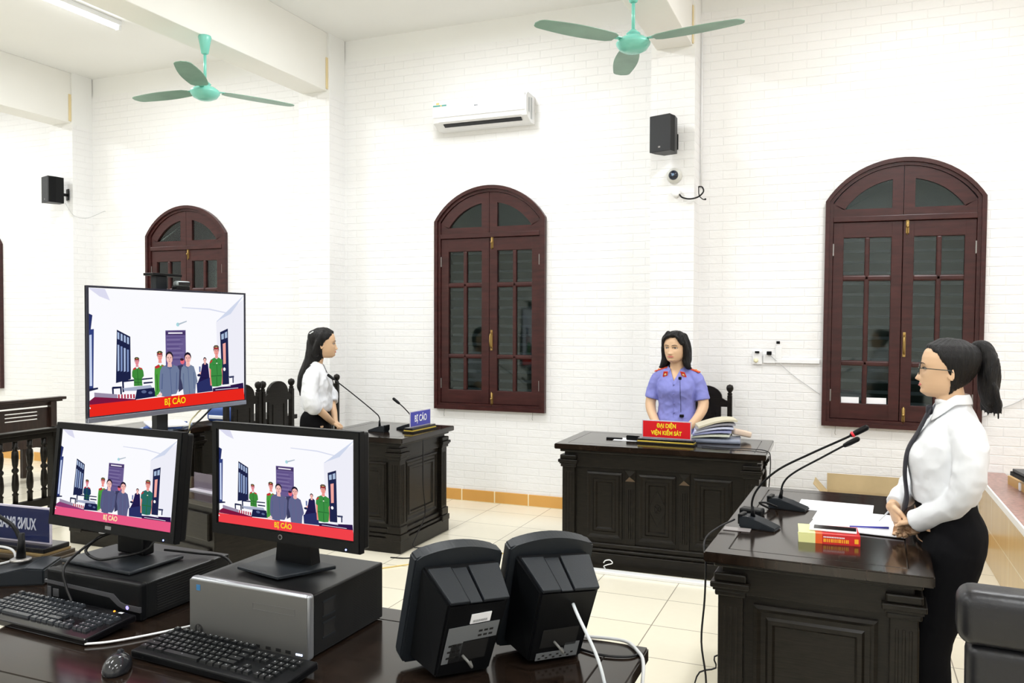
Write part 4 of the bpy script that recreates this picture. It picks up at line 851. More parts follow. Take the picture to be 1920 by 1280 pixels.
('54503C',[(0.386,0.479),(0.396,0.492),(0.414,0.492),(0.424,0.478),(0.421,0.465),(0.389,0.466)]),
('C83038',[(0.389,0.471),(0.421,0.47),(0.421,0.464),(0.39,0.465)]),
('201820',[(0.391,0.465),(0.42,0.464),(0.416,0.459),(0.395,0.46)]),
('F0D060',[(0.408,0.475),(0.407,0.472),(0.405,0.47),(0.403,0.472),(0.402,0.475),(0.403,0.479),(0.405,0.48),(0.407,0.479)]),
('C83038',[(0.374,0.36),(0.397,0.377),(0.407,0.355),(0.381,0.342)]),
('C83038',[(0.413,0.372),(0.437,0.361),(0.426,0.354)]),
('3A3C5C',[(0.519,0.359),(0.553,0.367),(0.567,0.249),(0.555,0.153),(0.525,0.127)]),
('E86878',[(0.564,0.393),(0.563,0.382),(0.56,0.374),(0.554,0.369),(0.548,0.369),(0.542,0.375),(0.538,0.383),(0.537,0.394),(0.538,0.405),(0.541,0.414),(0.547,0.418),(0.553,0.418),(0.558,0.413),(0.563,0.404)]),
('3A2030',[(0.56,0.41),(0.559,0.405),(0.556,0.401),(0.551,0.399),(0.545,0.399),(0.54,0.402),(0.537,0.406),(0.535,0.411),(0.537,0.416),(0.54,0.42),(0.545,0.422),(0.55,0.422),(0.555,0.419),(0.559,0.415)]),
('F0B8B0',[(0.68,0.303),(0.688,0.297),(0.668,0.254),(0.654,0.261)]),
('221C4C',[(0.685,0.358),(0.697,0.37),(0.714,0.371),(0.727,0.358),(0.737,0.237),(0.739,0.124),(0.664,0.113),(0.648,0.176),(0.674,0.261)]),
('1A1640',[(0.678,0.241),(0.732,0.232),(0.732,0.227),(0.677,0.235)]),
('F0B8B0',[(0.701,0.384),(0.709,0.383),(0.713,0.355),(0.699,0.355)]),
('20182C',[(0.716,0.399),(0.715,0.39),(0.712,0.382),(0.708,0.378),(0.703,0.379),(0.698,0.383),(0.695,0.391),(0.693,0.4),(0.694,0.409),(0.697,0.417),(0.701,0.421),(0.706,0.421),(0.711,0.416),(0.715,0.409)]),
('F0B8B0',[(0.714,0.39),(0.714,0.38),(0.711,0.373),(0.708,0.369),(0.703,0.369),(0.699,0.373),(0.696,0.381),(0.695,0.391),(0.696,0.4),(0.698,0.407),(0.702,0.411),(0.706,0.411),(0.71,0.407),(0.713,0.399)]),
('FFE8E0',[(0.706,0.393),(0.706,0.387),(0.705,0.383),(0.703,0.381),(0.701,0.381),(0.699,0.384),(0.698,0.388),(0.698,0.393),(0.698,0.398),(0.699,0.403),(0.701,0.405),(0.702,0.405),(0.704,0.402),(0.706,0.398)]),
('F0B8B0',[(0.706,0.392),(0.706,0.387),(0.705,0.383),(0.703,0.381),(0.702,0.381),(0.7,0.383),(0.699,0.388),(0.698,0.393),(0.698,0.398),(0.699,0.402),(0.701,0.404),(0.703,0.404),(0.705,0.401),(0.706,0.397)]),
('4A2A30',[(0.702,0.393),(0.702,0.392),(0.701,0.392),(0.699,0.392),(0.699,0.393),(0.699,0.394),(0.701,0.394),(0.702,0.394)]),
('20182C',[(0.703,0.396),(0.698,0.397),(0.698,0.396),(0.703,0.395)]),
('4A2A30',[(0.711,0.393),(0.71,0.392),(0.709,0.391),(0.708,0.392),(0.707,0.393),(0.708,0.394),(0.709,0.394),(0.71,0.393)]),
('20182C',[(0.707,0.396),(0.711,0.397),(0.711,0.395),(0.707,0.395)]),
('B04850',[(0.708,0.379),(0.707,0.378),(0.705,0.378),(0.703,0.378),(0.703,0.379),(0.703,0.38),(0.705,0.381),(0.707,0.38)]),
('C88878',[(0.704,0.391),(0.705,0.391),(0.706,0.385),(0.704,0.385)]),
('2A3064',[(0.646,0.194),(0.744,0.236),(0.76,0.109),(0.65,0.105)]),
('1C2248',[(0.676,0.261),(0.675,0.256),(0.671,0.252),(0.666,0.25),(0.661,0.251),(0.655,0.253),(0.652,0.258),(0.65,0.263),(0.651,0.268),(0.655,0.272),(0.66,0.274),(0.666,0.274),(0.671,0.271),(0.675,0.267)]),
('6A78A8',[(0.663,0.341),(0.675,0.339),(0.674,0.291),(0.664,0.29)]),
('F08C80',[(0.735,0.326),(0.748,0.325),(0.753,0.16),(0.743,0.161)]),
('F08C80',[(0.819,0.323),(0.832,0.32),(0.832,0.166),(0.82,0.164)]),
('3C8E44',[(0.746,0.395),(0.774,0.415),(0.789,0.398),(0.802,0.414),(0.831,0.389),(0.831,0.317),(0.825,0.302),(0.83,0.24),(0.824,0.154),(0.795,0.146),(0.755,0.15),(0.747,0.246),(0.748,0.307),(0.735,0.323),(0.737,0.368)]),
('2A6C34',[(0.787,0.396),(0.791,0.396),(0.795,0.253),(0.791,0.253)]),
('2A6C34',[(0.75,0.251),(0.826,0.249),(0.826,0.241),(0.75,0.242)]),
('2A6C34',[(0.761,0.351),(0.781,0.35),(0.781,0.346),(0.761,0.347)]),
('2A6C34',[(0.799,0.349),(0.818,0.349),(0.818,0.344),(0.799,0.345)]),
('2A6C34',[(0.787,0.238),(0.792,0.238),(0.794,0.146),(0.788,0.147)]),
('EE9C94',[(0.78,0.458),(0.795,0.457),(0.801,0.406),(0.777,0.407)]),
('4A3040',[(0.807,0.486),(0.806,0.469),(0.8,0.456),(0.792,0.449),(0.783,0.449),(0.775,0.457),(0.769,0.47),(0.766,0.487),(0.768,0.504),(0.773,0.517),(0.781,0.525),(0.79,0.525),(0.798,0.517),(0.805,0.503)]),
('EE9C94',[(0.804,0.469),(0.803,0.452),(0.799,0.439),(0.792,0.432),(0.785,0.432),(0.778,0.44),(0.772,0.453),(0.77,0.47),(0.771,0.487),(0.776,0.5),(0.782,0.508),(0.79,0.508),(0.797,0.5),(0.802,0.486)]),
('FFE8E0',[(0.79,0.475),(0.789,0.465),(0.787,0.457),(0.784,0.453),(0.781,0.453),(0.778,0.458),(0.775,0.465),(0.774,0.475),(0.775,0.484),(0.777,0.492),(0.78,0.496),(0.783,0.496),(0.786,0.492),(0.789,0.484)]),
('EE9C94',[(0.79,0.474),(0.789,0.464),(0.788,0.457),(0.785,0.453),(0.782,0.453),(0.779,0.457),(0.776,0.465),(0.775,0.474),(0.776,0.483),(0.778,0.49),(0.78,0.494),(0.784,0.494),(0.787,0.49),(0.789,0.483)]),
('4A2A30',[(0.783,0.475),(0.782,0.473),(0.78,0.473),(0.778,0.473),(0.777,0.475),(0.778,0.476),(0.78,0.477),(0.782,0.476)]),
('4A3040',[(0.783,0.481),(0.775,0.482),(0.775,0.48),(0.783,0.479)]),
('4A2A30',[(0.797,0.474),(0.797,0.473),(0.794,0.472),(0.792,0.473),(0.791,0.474),(0.792,0.476),(0.794,0.477),(0.796,0.476)]),
('4A3040',[(0.791,0.48),(0.799,0.482),(0.799,0.479),(0.791,0.478)]),
('B04850',[(0.792,0.45),(0.791,0.448),(0.788,0.448),(0.785,0.449),(0.783,0.45),(0.785,0.452),(0.788,0.453),(0.791,0.452)]),
('C88878',[(0.786,0.472),(0.788,0.472),(0.79,0.46),(0.785,0.46)]),
('6A5C50',[(0.765,0.511),(0.775,0.527),(0.796,0.527),(0.807,0.511),(0.805,0.495),(0.768,0.496)]),
('C83038',[(0.768,0.502),(0.804,0.501),(0.804,0.494),(0.769,0.495)]),
('201820',[(0.77,0.495),(0.803,0.494),(0.799,0.488),(0.774,0.489)]),
('F0D060',[(0.789,0.507),(0.789,0.503),(0.786,0.501),(0.784,0.503),(0.783,0.507),(0.784,0.511),(0.786,0.513),(0.788,0.511)]),
('F0F0E0',[(0.796,0.36),(0.795,0.358),(0.794,0.356),(0.792,0.355),(0.79,0.355),(0.787,0.356),(0.786,0.358),(0.785,0.36),(0.786,0.363),(0.787,0.364),(0.789,0.365),(0.791,0.365),(0.794,0.364),(0.795,0.362)]),
('C83038',[(0.737,0.37),(0.753,0.395),(0.759,0.385),(0.744,0.362)]),
('6F7C9C',[(0.417,0.354),(0.444,0.37),(0.467,0.352),(0.487,0.37),(0.517,0.353),(0.53,0.32),(0.528,0.247),(0.524,0.156),(0.507,0.11),(0.479,0.094),(0.444,0.097),(0.413,0.108),(0.4,0.182),(0.402,0.262),(0.407,0.327)]),
('55638A',[(0.466,0.352),(0.47,0.352),(0.482,0.103),(0.478,0.103)]),
('55638A',[(0.418,0.298),(0.424,0.298),(0.42,0.166),(0.413,0.167)]),
('55638A',[(0.51,0.302),(0.514,0.301),(0.512,0.157),(0.506,0.148)]),
('55638A',[(0.444,0.37),(0.468,0.34),(0.466,0.333),(0.44,0.363)]),
('55638A',[(0.487,0.368),(0.492,0.36),(0.472,0.331),(0.469,0.34)]),
('F4C8C0',[(0.453,0.376),(0.481,0.375),(0.472,0.352),(0.464,0.35)]),
('F4C0B8',[(0.457,0.409),(0.475,0.409),(0.482,0.351),(0.453,0.353)]),
('2A2430',[(0.489,0.441),(0.487,0.422),(0.481,0.407),(0.471,0.399),(0.461,0.4),(0.451,0.408),(0.444,0.424),(0.441,0.442),(0.443,0.461),(0.449,0.476),(0.458,0.484),(0.469,0.484),(0.479,0.475),(0.486,0.46)]),
('F4C0B8',[(0.485,0.422),(0.484,0.403),(0.479,0.388),(0.471,0.38),(0.462,0.381),(0.454,0.389),(0.448,0.405),(0.446,0.423),(0.447,0.442),(0.452,0.457),(0.46,0.465),(0.469,0.465),(0.477,0.456),(0.483,0.441)]),
('FFE8E0',[(0.468,0.428),(0.468,0.417),(0.465,0.409),(0.462,0.404),(0.458,0.405),(0.454,0.409),(0.452,0.418),(0.45,0.429),(0.451,0.439),(0.453,0.447),(0.457,0.452),(0.461,0.452),(0.464,0.447),(0.467,0.439)]),
('F4C0B8',[(0.469,0.427),(0.468,0.417),(0.466,0.409),(0.463,0.404),(0.459,0.405),(0.455,0.409),(0.453,0.417),(0.452,0.427),(0.452,0.437),(0.454,0.445),(0.458,0.45),(0.461,0.45),(0.465,0.445),(0.467,0.437)]),
('4A2A30',[(0.46,0.428),(0.459,0.427),(0.457,0.426),(0.454,0.427),(0.453,0.428),(0.454,0.43),(0.457,0.431),(0.459,0.43)]),
('2A2430',[(0.461,0.435),(0.451,0.437),(0.451,0.434),(0.461,0.432)]),
('4A2A30',[(0.477,0.428),(0.476,0.426),(0.474,0.425),(0.471,0.426),(0.47,0.428),(0.471,0.43),(0.474,0.43),(0.476,0.429)]),
('2A2430',[(0.469,0.434),(0.479,0.436),(0.479,0.433),(0.469,0.432)]),
('B04850',[(0.471,0.401),(0.47,0.399),(0.466,0.398),(0.462,0.399),(0.461,0.401),(0.462,0.403),(0.466,0.404),(0.47,0.403)]),
('C88878',[(0.464,0.425),(0.466,0.425),(0.469,0.412),(0.463,0.412)]),
('F0D0C8',[(0.382,0.118),(0.414,0.138),(0.419,0.114),(0.389,0.105)]),
('76849F',[(0.545,0.342),(0.564,0.36),(0.587,0.345),(0.605,0.36),(0.627,0.343),(0.64,0.283),(0.652,0.209),(0.64,0.18),(0.636,0.096),(0.558,0.098),(0.549,0.193),(0.538,0.247),(0.54,0.309)]),
('5B6A8E',[(0.585,0.346),(0.589,0.345),(0.599,0.105),(0.595,0.106)]),
('5B6A8E',[(0.554,0.289),(0.559,0.289),(0.559,0.153),(0.555,0.153)]),
('5B6A8E',[(0.624,0.294),(0.629,0.294),(0.631,0.146),(0.626,0.147)]),
('5B6A8E',[(0.564,0.36),(0.587,0.334),(0.585,0.328),(0.561,0.355)]),
('F4C0B8',[(0.572,0.371),(0.6,0.369),(0.594,0.345),(0.583,0.344)]),
('F4B8B0',[(0.578,0.403),(0.595,0.402),(0.602,0.35),(0.574,0.351)]),
('20182C',[(0.609,0.432),(0.607,0.414),(0.601,0.401),(0.592,0.393),(0.582,0.394),(0.572,0.402),(0.565,0.416),(0.562,0.433),(0.564,0.45),(0.57,0.464),(0.579,0.471),(0.59,0.471),(0.599,0.463),(0.606,0.449)]),
('F4B8B0',[(0.606,0.414),(0.604,0.397),(0.599,0.383),(0.592,0.376),(0.583,0.376),(0.575,0.384),(0.569,0.398),(0.567,0.416),(0.568,0.433),(0.573,0.447),(0.581,0.454),(0.589,0.454),(0.597,0.446),(0.603,0.432)]),
('FFE8E0',[(0.589,0.42),(0.588,0.41),(0.586,0.403),(0.583,0.398),(0.579,0.399),(0.575,0.403),(0.572,0.411),(0.571,0.421),(0.572,0.43),(0.574,0.438),(0.578,0.442),(0.582,0.442),(0.585,0.438),(0.588,0.43)]),
('F4B8B0',[(0.589,0.419),(0.589,0.41),(0.587,0.402),(0.583,0.398),(0.58,0.398),(0.576,0.403),(0.574,0.41),(0.572,0.42),(0.573,0.429),(0.575,0.436),(0.578,0.44),(0.582,0.44),(0.586,0.436),(0.588,0.428)]),
('4A2A30',[(0.581,0.42),(0.58,0.419),(0.578,0.418),(0.575,0.419),(0.574,0.42),(0.575,0.422),(0.578,0.423),(0.58,0.422)]),
('20182C',[(0.582,0.426),(0.572,0.428),(0.572,0.425),(0.582,0.424)]),
('4A2A30',[(0.598,0.42),(0.597,0.418),(0.594,0.417),(0.592,0.418),(0.591,0.42),(0.592,0.421),(0.594,0.422),(0.597,0.421)]),
('20182C',[(0.59,0.426),(0.599,0.427),(0.599,0.424),(0.59,0.424)]),
('B04850',[(0.592,0.395),(0.59,0.393),(0.587,0.393),(0.583,0.394),(0.582,0.395),(0.583,0.397),(0.587,0.398),(0.59,0.397)]),
('C88878',[(0.585,0.418),(0.587,0.417),(0.589,0.405),(0.584,0.405)]),
('20182C',[(0.564,0.439),(0.568,0.463),(0.584,0.474),(0.602,0.462),(0.607,0.437),(0.601,0.442),(0.585,0.453),(0.57,0.443)]),
('FFFFFF',[(0.477,0.113),(0.552,0.117),(0.552,0.097),(0.477,0.092)]),
('2C1848',[(0.759,0.134),(0.99,0.16),(0.994,0.106),(0.76,0.099)]),
('E8E8F4',[(0.778,0.148),(0.892,0.145),(0.892,0.138),(0.778,0.141)]),
('E8E8F4',[(0.779,0.12),(0.951,0.118),(0.951,0.113),(0.779,0.115)]),
('E8281E',[(0,0.094),(0.994,0.107),(1,0),(0,0)]),
('FFFFFF',[(0.008,0.068),(0.008,0.064),(0.006,0.062),(0.005,0.06),(0.002,0.061),(0,0.062),(0,0.065),(0,0.069),(0,0.072),(0,0.075),(0.002,0.076),(0.004,0.076),(0.006,0.074),(0.008,0.071)])]
# ================================================================ SCREENS
def attr_mat():
    m = bpy.data.materials.new('screen_picture'); m.use_nodes = True; nt = m.node_tree; nt.nodes.clear()
    o = nt.nodes.new('ShaderNodeOutputMaterial'); e = nt.nodes.new('ShaderNodeEmission'); a = nt.nodes.new('ShaderNodeAttribute'); a.attribute_name = 'Col'
    nt.links.new(a.outputs['Color'], e.inputs[0]); nt.links.new(e.outputs[0], o.inputs[0]); e.inputs[1].default_value = 1.0; return m
M_PIC = attr_mat()
def picture(parent, w, h, z0, y, remap=None, text=('#F8E020', .055), vs=1.0):
    vts, fcs, cols = [], [], []
    for k, (c, pts) in enumerate(PIC):
        col = srgb(remap(c) if remap else c); i0 = len(vts)
        pts = [p for i, p in enumerate(pts) if p != pts[i - 1]]
        if len(pts) < 3: continue
        for u, v in pts: vts.append(((u - .5) * w, y - .000014 * k, z0 + v * h))
        fcs.append(tuple(range(i0, len(vts)))); cols.append(col)
    me = bpy.data.meshes.new('screen_picture'); me.from_pydata(vts, [], fcs); me.materials.append(M_PIC)
    at = me.color_attributes.new('Col', 'FLOAT_COLOR', 'CORNER'); li = 0
    for p, c in zip(me.polygons, cols):
        for l in p.loop_indices: at.data[l].color = c
    o = bpy.data.objects.new('screen_picture', me); COL.objects.link(o); o.parent = parent
    text_obj('caption', 'BỊ CÁO', h * .075, emis('caption_' + text[0], text[0], 1.0), parent, Matrix.Translation((0, y - .0036, z0 + h * .052)) @ Matrix.Rotation(math.pi / 2, 4, 'X'), .0001, h * .0012, .9)
    return o
r = empty('television', (-3.615, 3.680, 0), R(87.5), 'large flat television on a stand showing a courtroom broadcast, behind the desk monitors', 'television')
w, h, z0 = 1.150, .712, 1.064
b = bmesh.new(); box(b, -w / 2, w / 2, .0, .010, z0, z0 + h, .002); box(b, -w * .42, w * .42, .008, .06, z0 + .03, z0 + h * .6, .01); obj('housing', b, M_BLACK, r)
b = bmesh.new(); ringprism(b, [(-w / 2, z0), (w / 2, z0), (w / 2, z0 + h), (-w / 2, z0 + h)], [(-w / 2 + .012, z0 + .03), (w / 2 - .008, z0 + .03), (w / 2 - .008, z0 + h - .010), (-w / 2 + .012, z0 + h - .010)], -.008, 0); obj('bezel', b, mat('navy_black_bezel', (.012, .013, .03), .25), r)
b = bmesh.new(); box(b, -w / 2, w / 2, -.012, .01, z0 - .002, z0 + .026, .003); obj('lower_trim', b, mat('silver_trim', (.30, .33, .42), .25, .7), r)
b = bmesh.new(); box(b, -w / 2 + .01, w / 2 - .006, -.002, 0, z0 + .028, z0 + h - .008); obj('screen', b, M_BLACKGLOSS, r)
picture(r, w - .022, h - .042, z0 + .031, -.0025)
r = empty('television_stand', (-3.70, 3.672, 0), R(86.5), 'black mobile stand holding the television, its camera shelf rising behind the screen', 'stand')
b = bmesh.new()
for s in (-.09,): box(b, -.045, .035, -.008, .035, .12, 1.855, .003)
obj('column', b, M_CHAR, r)
b = bmesh.new(); box(b, -.085, .125, -.03, .05, 1.855, 1.870, .003); obj('camera_shelf', b, M_BLACK, r)
b = bmesh.new(); box(b, -.20, .20, -.024, -.008, 1.25, 1.6, .003); obj('mounting_plate', b, M_BLACK, r)
b = bmesh.new(); box(b, -.35, .35, -.22, .26, .60, .62, .004); obj('equipment_shelf', b, M_BLACK, r)
b = bmesh.new()
for s in (-.35, .35): box(b, s - .03, s + .03, -.33, .33, .07, .11, .005)
box(b, -.35, .35, -.04, .06, .07, .12, .005); obj('base_frame', b, M_BLACK, r)
for sx in (-.35, .35):
    for sy in (-.29, .29):
        b = bmesh.new(); lathe(b, [(.035, -.012), (.035, .012)], M=Matrix.Translation((sx, sy, .035)) @ Matrix.Rotation(R(90), 4, 'Y'), seg=16); obj('castor', b, M_BLACK, r, True)
r = empty('webcam', (-3.625, 3.755, 1.777), R(78), 'small grey and black webcam sitting on top of the television', 'webcam')
b = bmesh.new(); box(b, -.046, .046, -.02, .025, .020, .052, .013, seg=4); obj('body', b, mat('camera_silver', (.28, .32, .33), .3, .4), r, True)
b = bmesh.new(); box(b, -.036, .040, -.0225, -.018, .026, .046, .002); obj('front_glass', b, M_BLACKGLOSS, r)
b = bmesh.new(); box(b, -.05, .04, -.02, .03, 0, .022, .005); obj('clip', b, M_BLACK, r)
bpy.context.view_layer.update(); tv = bpy.data.objects['television']
b = bmesh.new(); tube(b, [(-3.66, 3.95, 1.06), (-3.66, 3.90, 1.03), (-3.66, 3.845, .97), (-3.65, 3.84, .80), (-3.64, 3.80, .66), (-3.62, 3.76, .625)], .0045, 8, 6); o = obj('signal_cord', b, M_CREAMCAB, tv, True); o.matrix_parent_inverse = tv.matrix_world.inverted()
b = bmesh.new(); tube(b, [(-3.66, 4.05, 1.07), (-3.65, 3.93, 1.00), (-3.65, 3.83, .94), (-3.65, 3.77, .80), (-3.65, 3.74, .64)], .0055, 8, 6); o = obj('power_cord', b, M_BLACKCAB, tv, True); o.matrix_parent_inverse = tv.matrix_world.inverted()
def shift(c):
    return {'E8281E': 'E85A86', '3F8A3C': '1C3A5C', '3C8E44': '2A6A64', '76849F': '5C5E84', '6F7C9C': '585A80', '56648A': '484A70', '5C6A8C': '4C4E74', '7A1840': '8A3A70'}.get(c, c)
def shift2(c): return {'E8281E': 'F0424A', '76849F': '63658C', '6F7C9C': '62648A', '56648A': '4E5078', '5C6A8C': '52547C'}.get(c, c)
def make_monitor(loc, rz, tilt, w, h, zc, label, remap, cap, logo, bez=(.020, .030), neck=(.075, .05)):
    r = empty('desktop_monitor', loc, rz, label, 'monitor', 'desk monitors showing the broadcast')
    zb = zc - h / 2; Mt = Matrix.Translation((0, 0, zc)) @ Matrix.Rotation(R(-tilt), 4, 'X') @ Matrix.Translation((0, 0, -zc))
    e = bpy.data.objects.new('display', None)
    b = bmesh.new(); sx, sb = bez
    ringprism(b, [(-w / 2, zb), (w / 2, zb), (w / 2, zb + h), (-w / 2, zb + h)], [(-w / 2 + sx, zb + sb), (w / 2 - sx, zb + sb), (w / 2 - sx, zb + h - sx), (-w / 2 + sx, zb + h - sx)], -.012, .01)
    bmesh.ops.bevel(b, geom=[ed for ed in b.edges if ed.calc_length() > .05], offset=.0025, segments=2, affect='EDGES')
    box(b, -w / 2 + .004, w / 2 - .004, .008, .035, zb + .004, zb + h - .004, .006); box(b, -w * .32, w * .32, .03, .055, zb + .03, zb + h * .75, .012)
    bmesh.ops.transform(b, matrix=Mt, verts=b.verts); hs = obj('housing', b, M_BLACK, r)
    b = bmesh.new(); box(b, -w / 2 + sx - .002, w / 2 - sx + .002, -.004, -.002, zb + sb - .002, zb + h - sx + .002); bmesh.ops.transform(b, matrix=Mt, verts=b.verts); sc = obj('screen', b, M_BLACKGLOSS, r)
    po = picture(sc, w - 2 * sx, h - sx - sb, zb + sb, -.0045, remap, (cap, .05))
    for ch in sc.children: ch.data.transform(Mt)
    b = bmesh.new(); lathe(b, [(.0065, 0), (.0065, .001)], M=Matrix.Translation((-.005 if logo else 0, -.0122, zb + sb * .5)) @ Matrix.Rotation(R(90), 4, 'X'), seg=20) if logo else box(b, -.012, .012, -.013, -.0118, zb + sb * .4, zb + sb * .7)
    bmesh.ops.transform(b, matrix=Mt, verts=b.verts); lg = obj('logo', b, mat('grey_logo', (.20, .20, .20), .3), r)
    if logo:
        b = bmesh.new(); lathe(b, [(.0045, 0), (.0045, .0006)], M=Matrix.Translation((-.005, -.0134, zb + sb * .5)) @ Matrix.Rotation(R(90), 4, 'X'), seg=20); obj('logo_disc', b, M_BLACK, lg)
    b = bmesh.new(); lathe(b, [(.0022, 0), (.0022, .001)], M=Matrix.Translation((w / 2 - .04, -.0122, zb + .008)) @ Matrix.Rotation(R(90), 4, 'X'), seg=12); bmesh.ops.transform(b, matrix=Mt, verts=b.verts); obj('power_light', b, emis('blue_led', (.25, .35, 1.0), 6), r)
    return r, zb
r, zb = make_monitor((-1.922, 1.735, .90), R(-4), 6, .520, .300, .236, 'left desktop monitor with pink caption bar, standing on the black computer', shift, '#FFF4B0', False)
b = bmesh.new(); box(b, -.055, .055, .045, .085, .012, .20, .006); obj('neck', b, M_BLACK, r)
b = bmesh.new(); box(b, -.145, .14, -.07, .115, 0, .010, .004); obj('base', b, M_CHAR, r)
b = bmesh.new(); tube(b, [(-.12, .03, zb + .01), (-.06, .045, zb - .012), (-.02, .05, zb - .006)], .012, 8, 4); box(b, -.10, -.06, .02, .03, zb - .018, zb - .002, mi=1); obj('hinge_cover', b, [M_BLACK, M_PAPER], r)
r, zb = make_monitor((-1.322, 1.715, .955), R(-4), 0, .482, .296, .218, 'right desktop monitor with red caption bar, standing on the silver computer', shift2, '#F8E020', True)
b = bmesh.new(); prism(b, [(-.06, 0), (.06, 0), (.05, .09), (.048, .2), (-.048, .2), (-.05, .09)], .03, .065); obj('neck', b, M_BLACK, r)
b = bmesh.new(); prism(b, [(-.11, -.055), (.045, -.078), (.115, .06), (.10, .068), (-.10, .075)], 0, .009, axis='Z'); bmesh.ops.bevel(b, geom=list(b.edges), offset=.002, segments=1, affect='EDGES'); obj('base', b, M_CHAR, r)
# ---------------------------------------------------------------- computers
def vents(b, x0, x1, y0, y1, z, nx, ny, s=.0028, mi=0):
    for i in range(nx):
        for j in range(ny):
            x = x0 + (x1 - x0) * (i + (.5 if j % 2 else 0)) / nx; y = y0 + (y1 - y0) * j / ny
            vs = [b.verts.new((x + s * math.cos(R(60 * k)) * .5, y + s * math.sin(R(60 * k)) * .5, z)) for k in range(6)]; f = b.faces.new(vs); f.material_index = mi
r = empty('desktop_computer', (-1.88, 1.62, .80), R(-1.5), 'black computer case lying flat with a grey wavy strip and lit power button', 'computer')
b = bmesh.new(); box(b, -.178, .178, .018, .32, .004, .098, .003); obj('case', b, M_CHASSIS, r)
b = bmesh.new(); box(b, -.180, .180, -.004, .022, .0, .101, .008, seg=3); obj('front_panel', b, M_BLACK, r)
b = bmesh.new(); o_ = [(-.180, .062), (.07, .052), (.10, .034), (.12, .028), (.180, .026), (.180, .040), (.125, .041), (.108, .045), (.082, .063), (-.180, .070)]; prism(b, o_, -.0075, -.002); obj('grey_strip', b, mat('grey_strip', (.10, .10, .11), .3, .5), r)
b = bmesh.new(); lathe(b, [(.0052, 0), (.0052, .002), (.004, .0025), (0, .0025)], M=Matrix.Translation((.135, -.006, .034)) @ Matrix.Rotation(R(90), 4, 'X'), seg=20); pb = obj('power_button', b, emis('violet_led', (.35, .30, 1.0), 2.2), r)
b = bmesh.new(); box(b, -.172, -.158, -.0055, -.003, .022, .052, .001); box(b, -.150, -.128, -.0055, -.003, .026, .048, .001); obj('badge', b, mat('badge_grey', (.12, .12, .13), .3, .5), r)
b = bmesh.new(); vents(b, .05, .165, .10, .30, .0985, 26, 34); obj('top_vent', b, mat('vent_black', (.004, .004, .004), .7), r)
b = bmesh.new()
for k in range(11): box(b, .1775, .1795, .05, .27, .014 + k * .007, .0165 + k * .007)
obj('side_vent', b, mat('vent_black', (.004, .004, .004), .7), r)
r = empty('desktop_computer', (-1.3235, 1.583, .80), R(-1.8), 'silver fronted computer tower lying on its side under the right monitor', 'computer')
b = bmesh.new(); box(b, -.178, .178, .012, .305, .004, .150, .004); obj('case', b, M_CHASSIS, r)
b = bmesh.new(); box(b, -.182, .182, -.012, .014, .0, .155, .010, seg=4); obj('chrome_rim', b, mat('chrome_rim', (.38, .40, .43), .3, .8), r, True, sharp=40)
b = bmesh.new(); box(b, -.178, .178, -.014, -.010, .004, .150, .0015); fp = obj('front_panel', b, M_SILVER, r)
b = bmesh.new(); box(b, .02, .145, -.0148, -.0138, .118, .1195); box(b, .02, .145, -.0148, -.0138, .103, .1045); box(b, .02, .0215, -.0148, -.0138, .104, .119); box(b, .1435, .145, -.0148, -.0138, .104, .119); obj('drive_slot', b, mat('shadow_grey', (.16, .16, .16), .4, .5), fp)
b = bmesh.new(); lathe(b, [(.0125, 0), (.0125, .0008)], M=Matrix.Translation((-.148, -.0142, .030)) @ Matrix.Rotation(R(90), 4, 'X'), seg=24); box(b, -.152, -.149, -.0155, -.0148, .022, .040, mi=1); box(b, -.146, -.143, -.0155, -.0148, .020, .036, mi=1); box(b, -.149, -.146, -.0155, -.0148, .029, .0315, mi=1); obj('round_logo', b, [mat('logo_dark', (.03, .03, .03), .3), M_SILVER], fp)
b = bmesh.new(); box(b, -.155, -.143, -.0148, -.0138, .125, .139); obj('blue_sticker', b, mat('blue_sticker', (.03, .16, .35), .4), fp)
b = bmesh.new()
for x, wd in ((-.068, .004), (-.05, .018), (.0, .008), (.03, .012), (.06, .014), (.09, .014), (.118, .014)): box(b, x, x + wd, -.0152, -.0138, .014, .021)
obj('front_ports', b, mat('vent_black', (.004, .004, .004), .7), fp)
b = bmesh.new(); box(b, .148, .166, -.0154, -.0138, .014, .018); obj('power_light', b, emis('white_led', (.6, .7, 1.0), 3), fp)
b = bmesh.new(); vents(b, -.16, -.07, .03, .15, .1505, 22, 22); obj('top_vent', b, mat('vent_black', (.004, .004, .004), .7), r)
b = bmesh.new()
for z in (.035, .085): box(b, .1775, .1795, .045, .095, z, z + .004); box(b, .1775, .1795, .045, .095, z + .036, z + .04); box(b, .1775, .1785, .05, .09, z + .004, z + .036, mi=1)
obj('side_bay', b, [M_CHAR, mat('vent_black', (.004, .004, .004), .7)], r)
b = bmesh.new(); vents(b, .02, .14, .17, .28, .1785, 18, 22, .0034); bmesh.ops.transform(b, matrix=Matrix(((0, 0, 1, 0), (0, 1, 0, 0), (1, 0, 0, 0), (0, 0, 0, 1))), verts=b.verts); obj('side_vent', b, mat('vent_black', (.004, .004, .004), .7), r)
